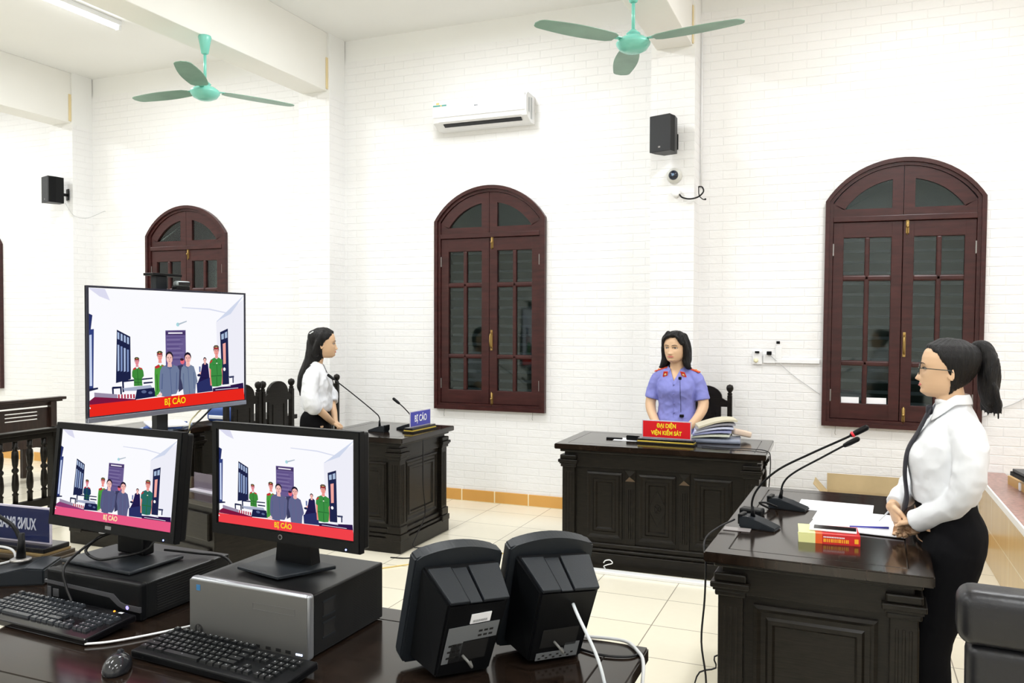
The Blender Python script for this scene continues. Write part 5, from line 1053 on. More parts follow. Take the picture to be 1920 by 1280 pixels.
# ---------------------------------------------------------------- keyboards and mouse
def make_keyboard(loc, rz, label, L=.445, D=.150, led=False, slope=4.5):
    r = empty('keyboard', loc, rz, label, 'keyboard')
    Mk = Matrix.Rotation(R(slope), 4, 'X')
    b = bmesh.new(); box(b, -L / 2, L / 2, -D / 2, D / 2, 0, .018, .004, M=Mk @ Matrix.Translation((0, 0, .004))); obj('body', b, M_BLACKGLOSS if led else M_BLACK, r)
    protos = {}
    def key(x, y, w, d=.0145):
        k = (round(w, 4), round(d, 4))
        if k not in protos:
            kb = bmesh.new(); t = bmesh.new(); bmesh.ops.create_cube(t, size=1)
            for v in t.verts:
                s = .80 if v.co.z > 0 else 1; v.co = Vector((v.co.x * (w - .003) * (s if w < .03 else .93), v.co.y * d * s, v.co.z * .007))
            merge(kb, t, 0); 
            vs = [kb.verts.new(p) for p in ((-.0030, .0010, .00362), (-.0008, .0010, .00362), (-.0008, .0036, .00362), (-.0030, .0036, .00362))]; kb.faces.new(vs).material_index = 1
            o = obj('key', kb, [mat('key_silver', (.030, .034, .040), .22) if led else mat('key_black', (.008, .009, .010), .34), mat('key_print', (.45, .46, .48), .5)], r); protos[k] = o
        else: o = protos[k].copy(); COL.objects.link(o); o.parent = r
        o.location = Mk @ Vector((x, y, .0250)); o.rotation_euler = (R(slope), 0, 0)
    u = .0188; x0 = -L / 2 + .018; ys = [.040, .0195, .0015, -.0165, -.0345, -.0525]
    for k in range(13): key(x0 + (k + (0 if k == 0 else .6 + .4 * ((k - 1) // 4))) * u * .97, .058, u, .012)
    for rr, widths in enumerate(([1] * 13 + [2], [1.5] + [1] * 12 + [1.5], [1.8] + [1] * 11 + [2.2], [2.3] + [1] * 10 + [2.7], [1.4, 1.2, 1.4, 6.2, 1.3, 1.1, 1.1, 1.3])):
        x = x0 - u / 2
        for wd in widths: key(x + wd * u / 2, ys[rr] - .005, wd * u); x += wd * u
    xa = x0 + 15.2 * u
    for k in range(3):
        key(xa + k * u, ys[0] - .005, u); key(xa + k * u, ys[1] - .005, u); key(xa + k * u, ys[4] - .005, u)
    key(xa + u, ys[3] - .005, u); xb = xa + 3.5 * u
    for j in range(5):
        for k in range(4 if j < 2 else 3): key(xb + k * u * .93, ys[j] - .005, u * .95)
    if led:
        b = bmesh.new(); ball(b, (.150, .066, .0275), .0028); obj('indicator_light', b, emis('amber_led', (1.0, .25, .02), 5), r)
        b = bmesh.new(); box(b, .142, .185, .056, .0585, .0262, .0268, M=Matrix.Identity(4)); box(b, .168, .182, .062, .070, .026, .028); obj('print', b, M_PAPER, r)
    return r
make_keyboard((-1.915, 1.525, .803), R(-3), 'left black keyboard with silvery keys and an orange light, in front of the black computer', led=True, slope=5)
make_keyboard((-1.312, 1.476, .803), R(-4.5), 'right black keyboard in front of the silver computer', L=.45, D=.128)
r = empty('computer_mouse', (-1.518, 1.372, .80), R(30), 'glossy black computer mouse between the two keyboards', 'mouse')
b = bmesh.new(); t = bmesh.new(); bmesh.ops.create_uvsphere(t, u_segments=32, v_segments=20, radius=1)
for v in t.verts:
    y = v.co.y; z = v.co.z; v.co = Vector((v.co.x * (.029 - .003 * y), y * .050, max(z, -.15) * (.031 - .006 * y) + .006))
for f in t.faces: f.smooth = True
merge(b, t, 0); obj('shell', b, mat('mouse_gloss', (.018, .019, .022), .12), r, True)
b = bmesh.new(); tube(b, [(-.005, .028, .030), (-.005, .040, .026)], .006, 12, cap='round'); obj('scroll_wheel', b, M_CHAR, r, True)
b = bmesh.new(); tube(b, [(-1.50, 1.425, .81), (-1.50, 1.46, .805), (-1.54, 1.52, .804), (-1.53, 1.60, .804), (-1.545, 1.70, .804)], .0022, 6, 5); tag(obj('mouse_cable', b, M_BLACKCAB), 'thin black mouse cable running back between the computers', 'cable')
b = bmesh.new(); tube(b, [(-1.70, 1.44, .806), (-1.66, 1.47, .806), (-1.62, 1.52, .806), (-1.57, 1.60, .806), (-1.54, 1.67, .806), (-1.53, 1.8, .806)], .0028, 8, 6); tag(obj('white_cable', b, M_WHITE), 'white cable curving from under the left keyboard to the silver computer', 'cable')
b = bmesh.new(); tube(b, [(-1.845, 1.80, .955), (-1.845, 1.76, .935), (-1.89, 1.71, .925), (-1.955, 1.70, .915), (-2.0, 1.70, .935), (-1.985, 1.73, .965), (-1.955, 1.77, .98)], .0042, 8, 6); tag(obj('monitor_cable', b, M_BLACKCAB), 'black cable looping around the neck of the left monitor', 'cable')
b = bmesh.new(); tube(b, [(-1.985, 1.74, .97), (-1.99, 1.68, .945), (-1.975, 1.61, .915), (-1.955, 1.598, .87), (-1.925, 1.59, .835), (-1.93, 1.585, .83)], .0036, 8, 6); tag(obj('front_cable', b, M_BLACKCAB), 'black cable hanging down the front of the black computer to the left keyboard', 'cable')
b = bmesh.new(); tube(b, [(-1.83, 1.82, .925), (-1.75, 1.87, .91), (-1.66, 1.88, .905), (-1.60, 1.86, .86), (-1.58, 1.84, .81)], .0036, 8, 6); tag(obj('rear_cable', b, M_BLACKCAB), 'black cable behind the left monitor base running to the gap between computers', 'cable')
o = sheet((-2.07, 1.47), R(20), .12, .16, .8005, 'cream paper corner at the left edge between keyboard and near microphone', m=mat('cream_paper', (.6, .57, .48), .6), grp=None)
# ---------------------------------------------------------------- compact monitors seen from behind
def compact(loc, rz, label, sticker, cable):
    r = empty('compact_monitor', loc, rz, label, 'monitor', 'compact black monitors facing away')
    
    W, H, tl = .218, .284, R(15)
    Mt = Matrix.Rotation(R(3), 4, 'Y') @ Matrix.Rotation(tl, 4, 'X')      # top leans towards -y (the back)
    n = 12
    def top(x, dz=0): return H - .022 * (x / (W / 2)) ** 2 + dz
    o = [(-W / 2 + .012, 0), (W / 2 - .012, 0), (W / 2, .018)] + [(W / 2 - W * i / n, top(W / 2 - W * i / n)) for i in range(n + 1)] + [(-W / 2, .018)]
    b = bmesh.new(); prism(b, o, 0, .036); bmesh.ops.bevel(b, geom=[e for e in b.edges], offset=.004, segments=2, affect='EDGES'); bmesh.ops.transform(b, matrix=Mt, verts=b.verts); obj('bezel', b, M_CHAR, r)
    b = bmesh.new(); box(b, -W / 2 + .02, W / 2 - .02, .0355, .037, .03, H - .035); bmesh.ops.transform(b, matrix=Mt, verts=b.verts); obj('screen', b, M_BLACKGLOSS, r)
    # rear body: tapering hood
    b = bmesh.new(); f0 = [(-.088, .0, .018), (.088, .0, .018), (.094, .0, .246), (-.094, .0, .246)]; f1 = [(-.066, -.100, .012), (.066, -.100, .012), (.072, -.118, .202), (-.072, -.118, .202)]
    va = [b.verts.new(Mt @ Vector(p)) for p in f0]; vb = [b.verts.new(Vector((p[0], p[1] - .02, p[2] + .012)) if 0 else Mt @ Vector((p[0], p[1], p[2] + .015))) for p in f1]
    b.faces.new(va); b.faces.new(vb[::-1])
    for i in range(4): b.faces.new((va[i], vb[i], vb[(i + 1) % 4], va[(i + 1) % 4]))
    bmesh.ops.bevel(b, geom=list(b.edges), offset=.005, segments=2, affect='EDGES'); obj('rear_housing', b, M_BLACK, r)
    # two ribs on the sloping top
    d = Vector((0, -.118, .217)) - Vector((0, 0, .246)); L = d.length; d.normalize(); nrm = Vector((1, 0, 0)).cross(d) * -1
    for a, c, t in ((-.086, -.032, .008), (-.028, .008, .0035), (.012, .088, .008)):
        b = bmesh.new(); q = []
        for (x, y) in ((a, .02), (c, .02), (c * .80, L + .003), (a * .80, L + .003)): q.append(Vector((x, 0, .247)) + d * y)
        lo = [b.verts.new(Mt @ p) for p in q]; hi = [b.verts.new(Mt @ (p + nrm * t)) for p in q]
        b.faces.new(lo); b.faces.new(hi)
        for i in range(4): b.faces.new((lo[i], lo[(i + 1) % 4], hi[(i + 1) % 4], hi[i]))
        bmesh.ops.recalc_face_normals(b, faces=b.faces); bmesh.ops.bevel(b, geom=list(b.edges), offset=.0012, segments=1, affect='EDGES'); obj('top_rib', b, M_CHAR, r)
    # back face frame helper
    p0 = Mt @ Vector((0, -.100, .027)); p1 = Mt @ Vector((0, -.118, .217)); up = (p1 - p0).normalized(); ux = Vector((1, 0, 0)); nn = ux.cross(up); Mb = frame_M(p0 + nn * .0008, ux, up)
    def plate(name, x0, x1, z0, z1, m, par, t=.0012):
        b = bmesh.new(); box(b, x0, x1, z0, z1, 0, t); bmesh.ops.transform(b, matrix=Mb, verts=b.verts); return obj(name, b, m, par)
    g = mat('label_grey', (.16, .17, .18), .5); blk = mat('vent_black', (.004, .004, .004), .7)
    plate('port_recess', -.045, .045, .040, .090, blk, r)
    if sticker:
        lb = plate('rating_label', -.060, .062, .093, .134, g, r); plate('rating_label_lower', -.060, -.018, .040, .093, g, r)
        b = bmesh.new()
        for k in range(9): box(b, -.052 + (k % 3) * .011, -.044 + (k % 3) * .011, (.052 + (k // 3) * .016), .057 + (k // 3) * .016, .0012, .0016)
        for k in range(6): box(b, .015 + (k % 3) * .013, .024 + (k % 3) * .013, (.100 + (k // 3) * .012), .105 + (k // 3) * .012, .0012, .0016)
        bmesh.ops.transform(b, matrix=Mb, verts=b.verts); obj('label_print', b, blk, lb)
        st = plate('barcode_sticker', -.012, .036, .138, .162, M_PAPER, r, .002)
        b = bmesh.new()
        for k in range(14): box(b, -.006 + k * .0025, -.0048 + k * .0025, .141, .147, .002, .0024)
        bmesh.ops.transform(b, matrix=Mb, verts=b.verts); obj('barcode', b, g, st)
    else:
        lb = plate('rating_label', -.05, .055, .006, .026, g, r); plate('side_label', .018, .055, .026, .046, g, r)
        b = bmesh.new()
        for k in range(10): box(b, -.044 + k * .009, -.038 + k * .009, .009 + (k % 2) * .007, .013 + (k % 2) * .007, .0012, .0016)
        bmesh.ops.transform(b, matrix=Mb, verts=b.verts); obj('label_print', b, blk, lb)
    b = bmesh.new(); c0 = Mb @ Vector((-.012, .055, .002))
    tube(b, [c0, c0 + nn * .02 + ux * .004, c0 + nn * .022 + ux * .016 - up * .016, c0 + nn * .002 + ux * .022 - up * .02], .0030, 8, 5); obj('signal_lead', b, mat('dim_grey_lead', (.16, .16, .15), .5), r, True)
    if cable:
        b = bmesh.new(); c0 = Mb @ Vector((.014, .155, .001)); tube(b, [c0, c0 + nn * .03 - Vector((0, 0, .01)), c0 + nn * .080 + ux * .025 - Vector((0, 0, .075)), c0 + nn * .115 + ux * .035 - Vector((0, 0, .150)), c0 + nn * .16 + ux * .03 - Vector((0, 0, .186))], .0038, 10, 6); obj('power_lead', b, mat('pale_lead', (.60, .64, .67), .4), r, True)
    return r
compact((-.865, 1.700, .806), R(51), 'compact black monitor seen from behind with white barcode sticker, left of two', True, False)
compact((-.695, 1.862, .806), R(44), 'compact black monitor seen from behind with pale power lead, right of two', False, True)
b = bmesh.new(); tube(b, [(-.66, 1.93, .805), (-.58, 1.955, .806), (-.50, 1.96, .806), (-.455, 1.91, .806), (-.43, 1.86, .80), (-.425, 1.82, .74), (-.43, 1.80, .6)], .0042, 8, 6); tag(obj('pale_cable', b, M_GREYCAB), 'pale grey cable dropping over the right corner of the foreground desk', 'cable')
b = bmesh.new(); tube(b, [(-.60, 1.88, .804), (-.53, 1.86, .804), (-.47, 1.875, .804), (-.445, 1.91, .803)], .003, 8, 6); tag(obj('black_cable', b, M_BLACKCAB), 'short black cable lying on the right end of the foreground desk', 'cable')
# ================================================================ PEOPLE  (local frame: +x forward, +y person's left, z up)
def loft(bm, rings, seg=36, mi=0):
    """rings: (x, y, z, rx, ry[, power]) horizontal superellipses, bottom to top"""
    rows = []
    for q in rings:
        x, y, z, rx, ry = q[:5]; pw = q[5] if len(q) > 5 else 2.0; row = []
        for k in range(seg):
            a = 2 * math.pi * k / seg; c, s = math.cos(a), math.sin(a)
            c = math.copysign(abs(c) ** (2 / pw), c); s = math.copysign(abs(s) ** (2 / pw), s); row.append(bm.verts.new((x + rx * c, y + ry * s, z)))
        rows.append(row)
    for a, b in zip(rows, rows[1:]):
        for k in range(seg): bm.faces.new((a[k], a[(k + 1) % seg], b[(k + 1) % seg], b[k])).material_index = mi
    bm.faces.new(rows[0][::-1]); bm.faces.new(rows[-1])
def smooth_rings(rings, n=4):
    out = []; P = [rings[0]] + list(rings) + [rings[-1]]; m = 6
    P = [tuple(q) + ((2.0,) if len(q) < 6 else ()) for q in P]
    for i in range(1, len(P) - 2):
        for k in range(n):
            t = k / n; a, b, c, d = P[i - 1], P[i], P[i + 1], P[i + 2]
            out.append(tuple(0.5 * ((2 * b[j]) + (c[j] - a[j]) * t + (2 * a[j] - 5 * b[j] + 4 * c[j] - d[j]) * t * t + (3 * b[j] - 3 * c[j] + d[j] - a[j]) * t ** 3) for j in range(m)))
    out.append(P[-2]); return out
HT = [(0.0, .13, .30, -.02), (.03, .18, .37, .0), (.08, .235, .405, .06), (.15, .275, .42, .13), (.22, .305, .42, .20), (.30, .325, .42, .30), (.40, .345, .42, .38), (.50, .36, .42, .435), (.60, .368, .425, .465), (.70, .368, .42, .475), (.80, .345, .39, .455), (.88, .29, .33, .40), (.94, .215, .25, .31), (.98, .12, .15, .19), (1.0, .02, .03, .03)]
def ht(z):
    z = max(0, min(1, z))
    for a, b in zip(HT, HT[1:]):
        if z <= b[0]:
            t = (z - a[0]) / (b[0] - a[0]); return [a[i] + (b[i] - a[i]) * t for i in (1, 2, 3)]
    return HT[-1][1:]
def g2(a, b): return math.exp(-a * a / 2 - b * b / 2)
def head_pt(th, z):
    """th azimuth 0=front, + = person's left; z 0..1; unit head"""
    w, f, bk = ht(z); c, s = math.cos(th), math.sin(th)
    x = (f if c >= 0 else bk) * math.copysign(abs(c) ** .88, c); y = w * math.copysign(abs(s) ** .88, s)
    if c > 0:
        ay = abs(y); d = 0.0
        nb = 0.0
        if .27 < z < .56:
            t = (z - .30) / .25
            nb = (.080 * (1 - t) ** 1.2 + .010 if t >= 0 else .090 * max(0, 1 + (z - .30) / .035) ** .6) if t < 1 else 0
        d += nb * g2(ay / (.036 + .012 * max(0, 1 - (z - .27) / .12)), 0)
        d += .030 * g2((ay - .05) / .028, (z - .315) / .028)
        d -= .040 * g2((ay - .15) / .075, (z - .49) / .045)
        d += .014 * g2((ay - .14) / .10, (z - .575) / .035)
        d += .026 * g2(ay / .085, (z - .232) / .018) + .026 * g2(ay / .075, (z - .190) / .020)
        d -= .016 * g2(ay / .10, (z - .211) / .009)
        d -= .014 * g2(ay / .10, (z - .145) / .02)
        d += .022 * g2(ay / .09, (z - .075) / .045)
        d += .012 * g2((ay - .20) / .09, (z - .36) / .07)
        x += d
    return x, y
def make_head(bm, H, M, nz=76, nt=96):
    rows = []
    for i in range(nz + 1):
        t = i / nz; z = t - .035 * math.sin(2 * math.pi * t) * .6; z = .5 - .5 * math.cos(math.pi * t) if (t < .06 or t > .9) else t
        row = []
        for k in range(nt):
            th = 2 * math.pi * k / nt; th = th - .42 * math.sin(th) ; x, y = head_pt(th, z); row.append(bm.verts.new(M @ (Vector((x, y, z)) * H)))
        rows.append(row)
    for a, b in zip(rows, rows[1:]):
        for k in range(nt): bm.faces.new((a[k], a[(k + 1) % nt], b[(k + 1) % nt], b[k])).smooth = True
    bm.faces.new(rows[0][::-1]); bm.faces.new(rows[-1])
    for s in (-1, 1):      # ears
        t = bmesh.new(); bmesh.ops.create_uvsphere(t, u_segments=20, v_segments=14, radius=1)
        for v in t.verts:
            p = v.co; q = Vector((p.x * .068, p.y * .026, p.z * .125)); q.x += .02 * p.z
            if abs(p.y) > .4 and p.y * s > 0: q.y -= s * .030 * g2((p.x - .1) / .45, (p.z - .05) / .5)
            q.rotate(Matrix.Rotation(s * R(-22), 3, 'Z')); v.co = M @ ((q + Vector((-.035, s * .372, .435))) * H)
        merge(bm, t)
def hand(bm, w, d, n, sc=1.0, curl=25, tsign=1, spread=1.0):
    """w wrist, d finger direction, n back-of-hand normal, tsign: thumb on +side/-side"""
    w = Vector(w); d = Vector(d).normalized(); n = Vector(n); n = (n - d * n.dot(d)).normalized(); s = d.cross(n) * tsign
    ring = []
    for t, a, c in ((-.018, .023, .019), (.0, .025, .017), (.02, .031, .016), (.045, .038, .0145), (.068, .040, .012), (.078, .036, .009)):
        row = []
        for k in range(16):
            q = 2 * math.pi * k / 16; row.append(bm.verts.new(w + (d * t + s * a * math.cos(q) + n * c * math.sin(q)) * sc))
        ring.append(row)
    for a, c in zip(ring, ring[1:]):
        for k in range(16): bm.faces.new((a[k], a[(k + 1) % 16], c[(k + 1) % 16], c[k]))
    bm.faces.new(ring[0][::-1]); bm.faces.new(ring[-1])
    for i, (off, ln) in enumerate(((.029, .068), (.010, .075), (-.010, .070), (-.028, .056))):
        p = w + (d * .066 + s * off * spread) * sc; pts = [p - d * .012 * sc]; dd = d.copy(); ax = d.cross(n)
        pts.append(p)
        for j, fr in enumerate((.45, .30, .25)):
            dd = (Matrix.Rotation(R(-curl * (1 + .12 * i)), 3, ax) @ dd); p = p + dd * ln * fr * sc; pts.append(p)
        tube(bm, pts, [.0085 * sc, .0085 * sc, .0080 * sc, .0074 * sc, .0062 * sc], 10, cap='round')
    p = w + (d * .012 + s * .022) * sc; q = w + (d * .040 + s * .048 - n * .006) * sc; e = w + (d * .068 + s * .050 - n * .016) * sc
    tube(bm, [p, q, e], [.0125 * sc, .010 * sc, .0078 * sc], 10, cap='round')
def limb(bm, pts, rad, seg=20, sm=5): tube(bm, pts, rad, seg, sm, cap='round')
def body_mesh(bm, voxel=.0035, it=2):
    return baked(bm, [('REMESH', dict(mode='VOXEL', voxel_size=voxel, adaptivity=0.0)), ('SMOOTH', dict(factor=.5, iterations=it))])
def cloth_mesh(bm, voxel=.006, it=4, wr=.0, scale=.08, dirs=None):
    me = body_mesh(bm, voxel, it)
    return me
def wrinkle(me, amp, sc, seed=0, stretch=(1, 1, 1)):
    from mathutils import noise
    ns = [v.normal.copy() for v in me.vertices]
    for v, nn in zip(me.vertices, ns):
        p = Vector((v.co.x * stretch[0] / sc + seed, v.co.y * stretch[1] / sc, v.co.z * stretch[2] / sc))
        k = 1 - abs(noise.noise(p)) * 2.2; k2 = noise.noise(p * 2.3 + Vector((5, 1, 2)))
        v.co += nn * amp * (k * .7 + k2 * .5)
def collar(name, parent, c, r, ztop, wid, gap, m, lean=0.0, point=.03, flare=.016, back=.0, thick=.003, rx=1.0):
    """folded shirt collar around neck centre c=(x,y)"""
    b = bmesh.new(); n = 40; rows = []
    for i in range(n + 1):
        a = -math.pi + gap + (2 * math.pi - 2 * gap) * i / n; a += math.pi      # starts at front-left around the back
        fr = max(0, math.cos(a)); fr = fr ** 1.5
        ct, st = math.cos(a), math.sin(a); row = []
        for t in (0, .25, .5, .75, 1):
            rr = r + (flare + point * fr * .35) * t; z = ztop - lean * max(0, ct) - back * 0 - (wid + point * fr) * t + .004 * math.sin(math.pi * t)
            row.append(b.verts.new((c[0] + rr * rx * ct, c[1] + rr * st * 1.05, z)))
        rows.append(row)
    for p, q in zip(rows, rows[1:]):
        for k in range(4): b.faces.new((p[k], p[k + 1], q[k + 1], q[k]))
    me = baked(b, [('SOLIDIFY', dict(thickness=thick, offset=0)), ('SUBSURF', dict(levels=1))]); return mesh_obj(name, me, m, parent)
def tuck(me, fn, amt=.013):
    ns = [v.normal.copy() for v in me.vertices]
    for v, nn in zip(me.vertices, ns):
        k = fn(v.co)
        if k > 0: v.co -= nn * amt * min(1, k)
def cut_v(me, z0, k, x0=.01):
    """open a V neckline with straight edges"""
    b = bmesh.new(); b.from_mesh(me)
    for s in (-1, 1):
        fs = [f for f in b.faces if f.calc_center_median().x > x0 and f.calc_center_median().z > z0 - .02]
        es = {e for f in fs for e in f.edges}; vs = {v for f in fs for v in f.verts}
        bmesh.ops.bisect_plane(b, geom=list(vs) + list(es) + fs, plane_co=(0, -.002, z0), plane_no=(0, s, -k))
    bmesh.ops.delete(b, geom=[f for f in b.faces if (lambda c: c.x > x0 and c.z > z0 and abs(c.y + .002) < (c.z - z0) * k)(f.calc_center_median())], context='FACES')
    b.to_mesh(me); b.free()
def assign(me, fn):
    for p in me.polygons: p.material_index = fn(p.center)
def cut_faces(me, fn):
    b = bmesh.new(); b.from_mesh(me); b.normal_update(); bmesh.ops.delete(b, geom=[f for f in b.faces if fn(f.calc_center_median(), f.normal)], context='FACES'); b.to_mesh(me); b.free()
def eyes(root, H, M, brow=(.012, .012, .012), closed=0.0):
    for s in (-1, 1):
        b = bmesh.new(); c = Vector((.352, s * .150, .494)); ball(b, (0, 0, 0), 1, 0, (.042, .062, .021), 20); ball(b, (.014, 0, .001), 1, 1, (.031, .030, .0205), 16)
        bmesh.ops.transform(b, matrix=M @ Matrix.Scale(H, 4) @ Matrix.Translation(c) @ Matrix.Rotation(s * R(14), 4, 'Z'), verts=b.verts); obj('eye', b, [M_EYEW, M_EYEB], root, True)
        b = bmesh.new(); pts = [M @ (Vector((head_pt(R(a), .515)[0] * 1.0 + .004 - .0006 * abs(a - 20), s * head_pt(R(a), .515)[1], z)) * H) for a, z in ((7, .496), (12, .513), (20, .519), (28, .511), (35, .494))]
        tube(b, pts, .0085 * H, 8, 4); obj('eyelashes', b, M_HAIR, root, True)
        b = bmesh.new(); pts = [M @ (Vector((head_pt(R(a), z)[0] + .006, s * head_pt(R(a), z)[1], z)) * H) for a, z in ((7, .578), (16, .592), (26, .594), (36, .575))]
        tube(b, pts, [.014 * H, .019 * H, .015 * H, .005 * H], 8, 4, flat=.5); obj('eyebrow', b, mat('brow', (.05, .03, .025), .7), root, True)
def lips(root, H, M):
    b = bmesh.new()
    for zz, dz, r0 in ((.224, -.006, .013), (.192, .004, .016)):
        P = []
        for a in (-15, -10, -5, 0, 5, 10, 15):
            z = zz - .010 * (abs(a) / 15) ** 1.5 * (1 if zz > .2 else -1.2) - (.004 if a == 0 and zz > .2 else 0); x, y = head_pt(R(a), z); P.append(M @ (Vector((x - .004, y * 1.25, z)) * H))
        tube(b, P, [r0 * H * k for k in (.25, .7, 1, 1, 1, .7, .25)], 10, 4, cap='round', flat=1)
    return obj('lips', b, M_LIP, root, True)
def hair_cap(bm, H, M, thick=.05, front=.80, side=.52, earz=.50, back=-.1, part=0.0, volume=0.0):
    """scalp hair as a closed shell that dips under the skin over the face"""
    nz, nt = 60, 80; rows = []
    for i in range(nz + 1):
        t = i / nz; z = t * 1.0 if t < .9 else .5 - .5 * math.cos(math.pi * t)
        row = []
        for k in range(nt):
            th = 2 * math.pi * k / nt; x, y = head_pt(th, z) if False else (0, 0)
            w, f, bk = ht(z); c, s = math.cos(th), math.sin(th); x = (f if c >= 0 else bk) * c; y = w * s
            a = abs(math.degrees(math.atan2(s, c)))
            hl = front if a < 35 else (front + (side - front) * min(1, (a - 35) / 30) if a < 65 else (side + (earz - side) * min(1, (a - 65) / 20) if a < 85 else earz + (back - earz) * min(1, (a - 85) / 25)))
            m = 1 / (1 + math.exp(-(z - hl) / .012)); o = (thick + volume * max(0, z - .55)) * m - .05 * (1 - m)
            q = Vector((x, y, (z - .5) * 1.0)); L = max(q.length, 1e-4); q = q * ((L + o) / L); q.z += .5
            row.append(bm.verts.new(M @ (q * H)))
        rows.append(row)
    for a, b in zip(rows, rows[1:]):
        for k in range(nt): bm.faces.new((a[k], a[(k + 1) % nt], b[(k + 1) % nt], b[k]))
    bm.faces.new(rows[0][::-1]); bm.faces.new(rows[-1])
def strands(me, amp, M, n=46):
    """fine vertical ridges along the hair"""
    Mi = M.inverted(); ns = [v.normal.copy() for v in me.vertices]
    for v, nn in zip(me.vertices, ns):
        q = Mi @ v.co; a = math.atan2(q.y, q.x + .02); v.co += nn * amp * (math.sin(a * n + 3 * math.sin(q.z * 25)) * .6 + math.sin(a * n * .37 + q.z * 30))
def lips_fn(H, M):
    Mi = M.inverted()
    def f(c):
        q = (Mi @ c) / H
        if q.x > .36 and abs(q.y) < .108 and .168 + .25 * abs(q.y) < q.z < .252 - .30 * abs(q.y): return 1
        return 0
    return f
def shoes(bm, x, y):
    prism(bm, [(x - .07, 0), (x + .15, 0), (x + .16, .02), (x + .10, .05), (x + .03, .085), (x - .06, .08)], y - .035, y + .035)
# ------------------------------------------------ uniformed woman behind the red nameplate
root = empty('person', (-1.145, 5.97, 0), R(-92), 'person in lavender-blue short-sleeved uniform with red shoulder boards behind the red nameplate', 'person')
H = .213; Mh = Matrix.Translation((.018, -.006, 1.312)) @ Matrix.Rotation(R(-12), 4, 'Z') @ Matrix.Rotation(R(2), 4, 'Y')
torso = [(0, 0, .80, .105, .155), (0, 0, .88, .105, .155), (0, 0, .95, .090, .128), (.0, 0, 1.03, .090, .122), (.008, 0, 1.11, .106, .134), (.0, 0, 1.17, .092, .136), (-.005, 0, 1.215, .070, .122), (-.008, 0, 1.245, .056, .09), (-.006, 0, 1.265, .05, .058), (0, 0, 1.30, .047, .050), (.008, 0, 1.36, .046, .048)]
armR = [(-.005, -.134, 1.215), (-.005, -.168, 1.12), (.02, -.190, 1.00), (.10, -.140, .90), (.165, -.075, .835)]
armL = [(-.005, .134, 1.218), (-.005, .168, 1.12), (.02, .192, 1.00), (.10, .150, .90), (.165, .085, .835)]
b = bmesh.new(); loft(b, smooth_rings(torso)); make_head(b, H, Mh)
for ar, s in ((armR, -1), (armL, 1)):
    limb(b, ar, [.048, .042, .038, .031, .023]); hand(b, (.165, s * .08, .835), (.35, -s * 1.0, -.10), (.5, 0, 1), .92, 18, -s)
for s in (-1, 1): limb(b, [(0, s * .08, .82), (.005, s * .085, .45), (0, s * .08, .08)], [.085, .055, .038]); shoes(b, .0, s * .085)
me = body_mesh(b); tuck(me, lambda c: 1 if ((1.058 if abs(c.y) > .14 else 1.03) < c.z < 1.285 and (c.z < 1.255 or abs(c.y) > .075) and (c.z < 1.22 or abs(c.y) > .06) and not (c.x > .02 and abs(c.y) < (c.z - 1.165) * .5)) or (.80 < c.z <= 1.03 and abs(c.y) < .112 and c.x < .10 and not (c.z < .95 and c.x > .075 and abs(c.y) > .05)) else 0, .017); mesh_obj('body', me, M_SKIN, root); eyes(root, H, Mh); lips(root, H, Mh)
b = bmesh.new(); loft(b, smooth_rings([(x, y, z, rx + .010, ry + .009) for x, y, z, rx, ry in torso[:8]] + [(-.006, 0, 1.262, .056, .066)]))
for ar in (armR, armL): s = 1 if ar is armL else -1; tube(b, [(-.005, s * .105, 1.208), (-.005, s * .140, 1.185), (-.003, s * .165, 1.12), (.003, s * .182, 1.045)], [.049, .051, .050, .054], 22, 4)
for s in (-1, 1): tube(b, [(-.008, s * .045, 1.238), (-.006, s * .085, 1.224), (-.005, s * .125, 1.200)], [.036, .044, .050], 20, 4, cap='round')
me = body_mesh(b, .0045, 3)
cut_v(me, 1.178, .44)
wrinkle(me, .0055, .060, 3, (1, 1, .9)); mesh_obj('uniform_shirt', me, M_BLUESH, root)
collar('shirt_collar', root, (.0, -.002), .056, 1.288, .030, .62, M_BLUESH, lean=.030, point=.040, flare=.022)
for s in (-1, 1):
    b = bmesh.new(); M = frame_M((.075, s * .066 - .003, 1.222), (0, -1, s * .10), (.45, s * -.25, .9)); prism(b, [(-.016, .025), (.016, .028), (.017, -.012), (0, -.034), (-.017, -.012)], 0, .004, axis='Z'); 
    bmesh.ops.transform(b, matrix=M, verts=b.verts); t = obj('collar_tab', b, M_REDCLOTH, root)
    b = bmesh.new(); ball(b, (0, .002, -.001), .0085, 0, (1, 1, .4), 10); bmesh.ops.transform(b, matrix=M, verts=b.verts); obj('emblem', b, mat('bright_gold', (.95, .8, .3), .3, .3), t)
    b = bmesh.new(); M = frame_M((-.006, s * .114, 1.254), (0, 1, -s * .34), (-1, 0, .0)); box(b, -.050, .050, -.026, .026, 0, .007, .001, M=M) ; t = obj('shoulder_board', b, M_REDCLOTH, root)
    b = bmesh.new(); box(b, -.045, .052, -.020, -.016, .007, .0085, M=M); box(b, -.045, .048, .016, .020, .007, .0085, M=M); ball(b, (s * .02, 0, .009), .007, M=M); obj('board_stripe', b, mat('orange_gold', (.9, .35, .08), .4), t)
b = bmesh.new(); tube(b, [(.113, -.002, 1.175), (.122, -.002, 1.11), (.108, -.002, 1.03), (.104, -.002, .95), (.118, -.002, .86)], .0022, 6, 6)
for z, x in ((1.155, .119), (1.09, .124), (1.02, .110), (.955, .106)): ball(b, (x, .004, z), .0048, seg=8)
obj('button_placket', b, mat('button_blue', (.18, .19, .5), .4), root, True)
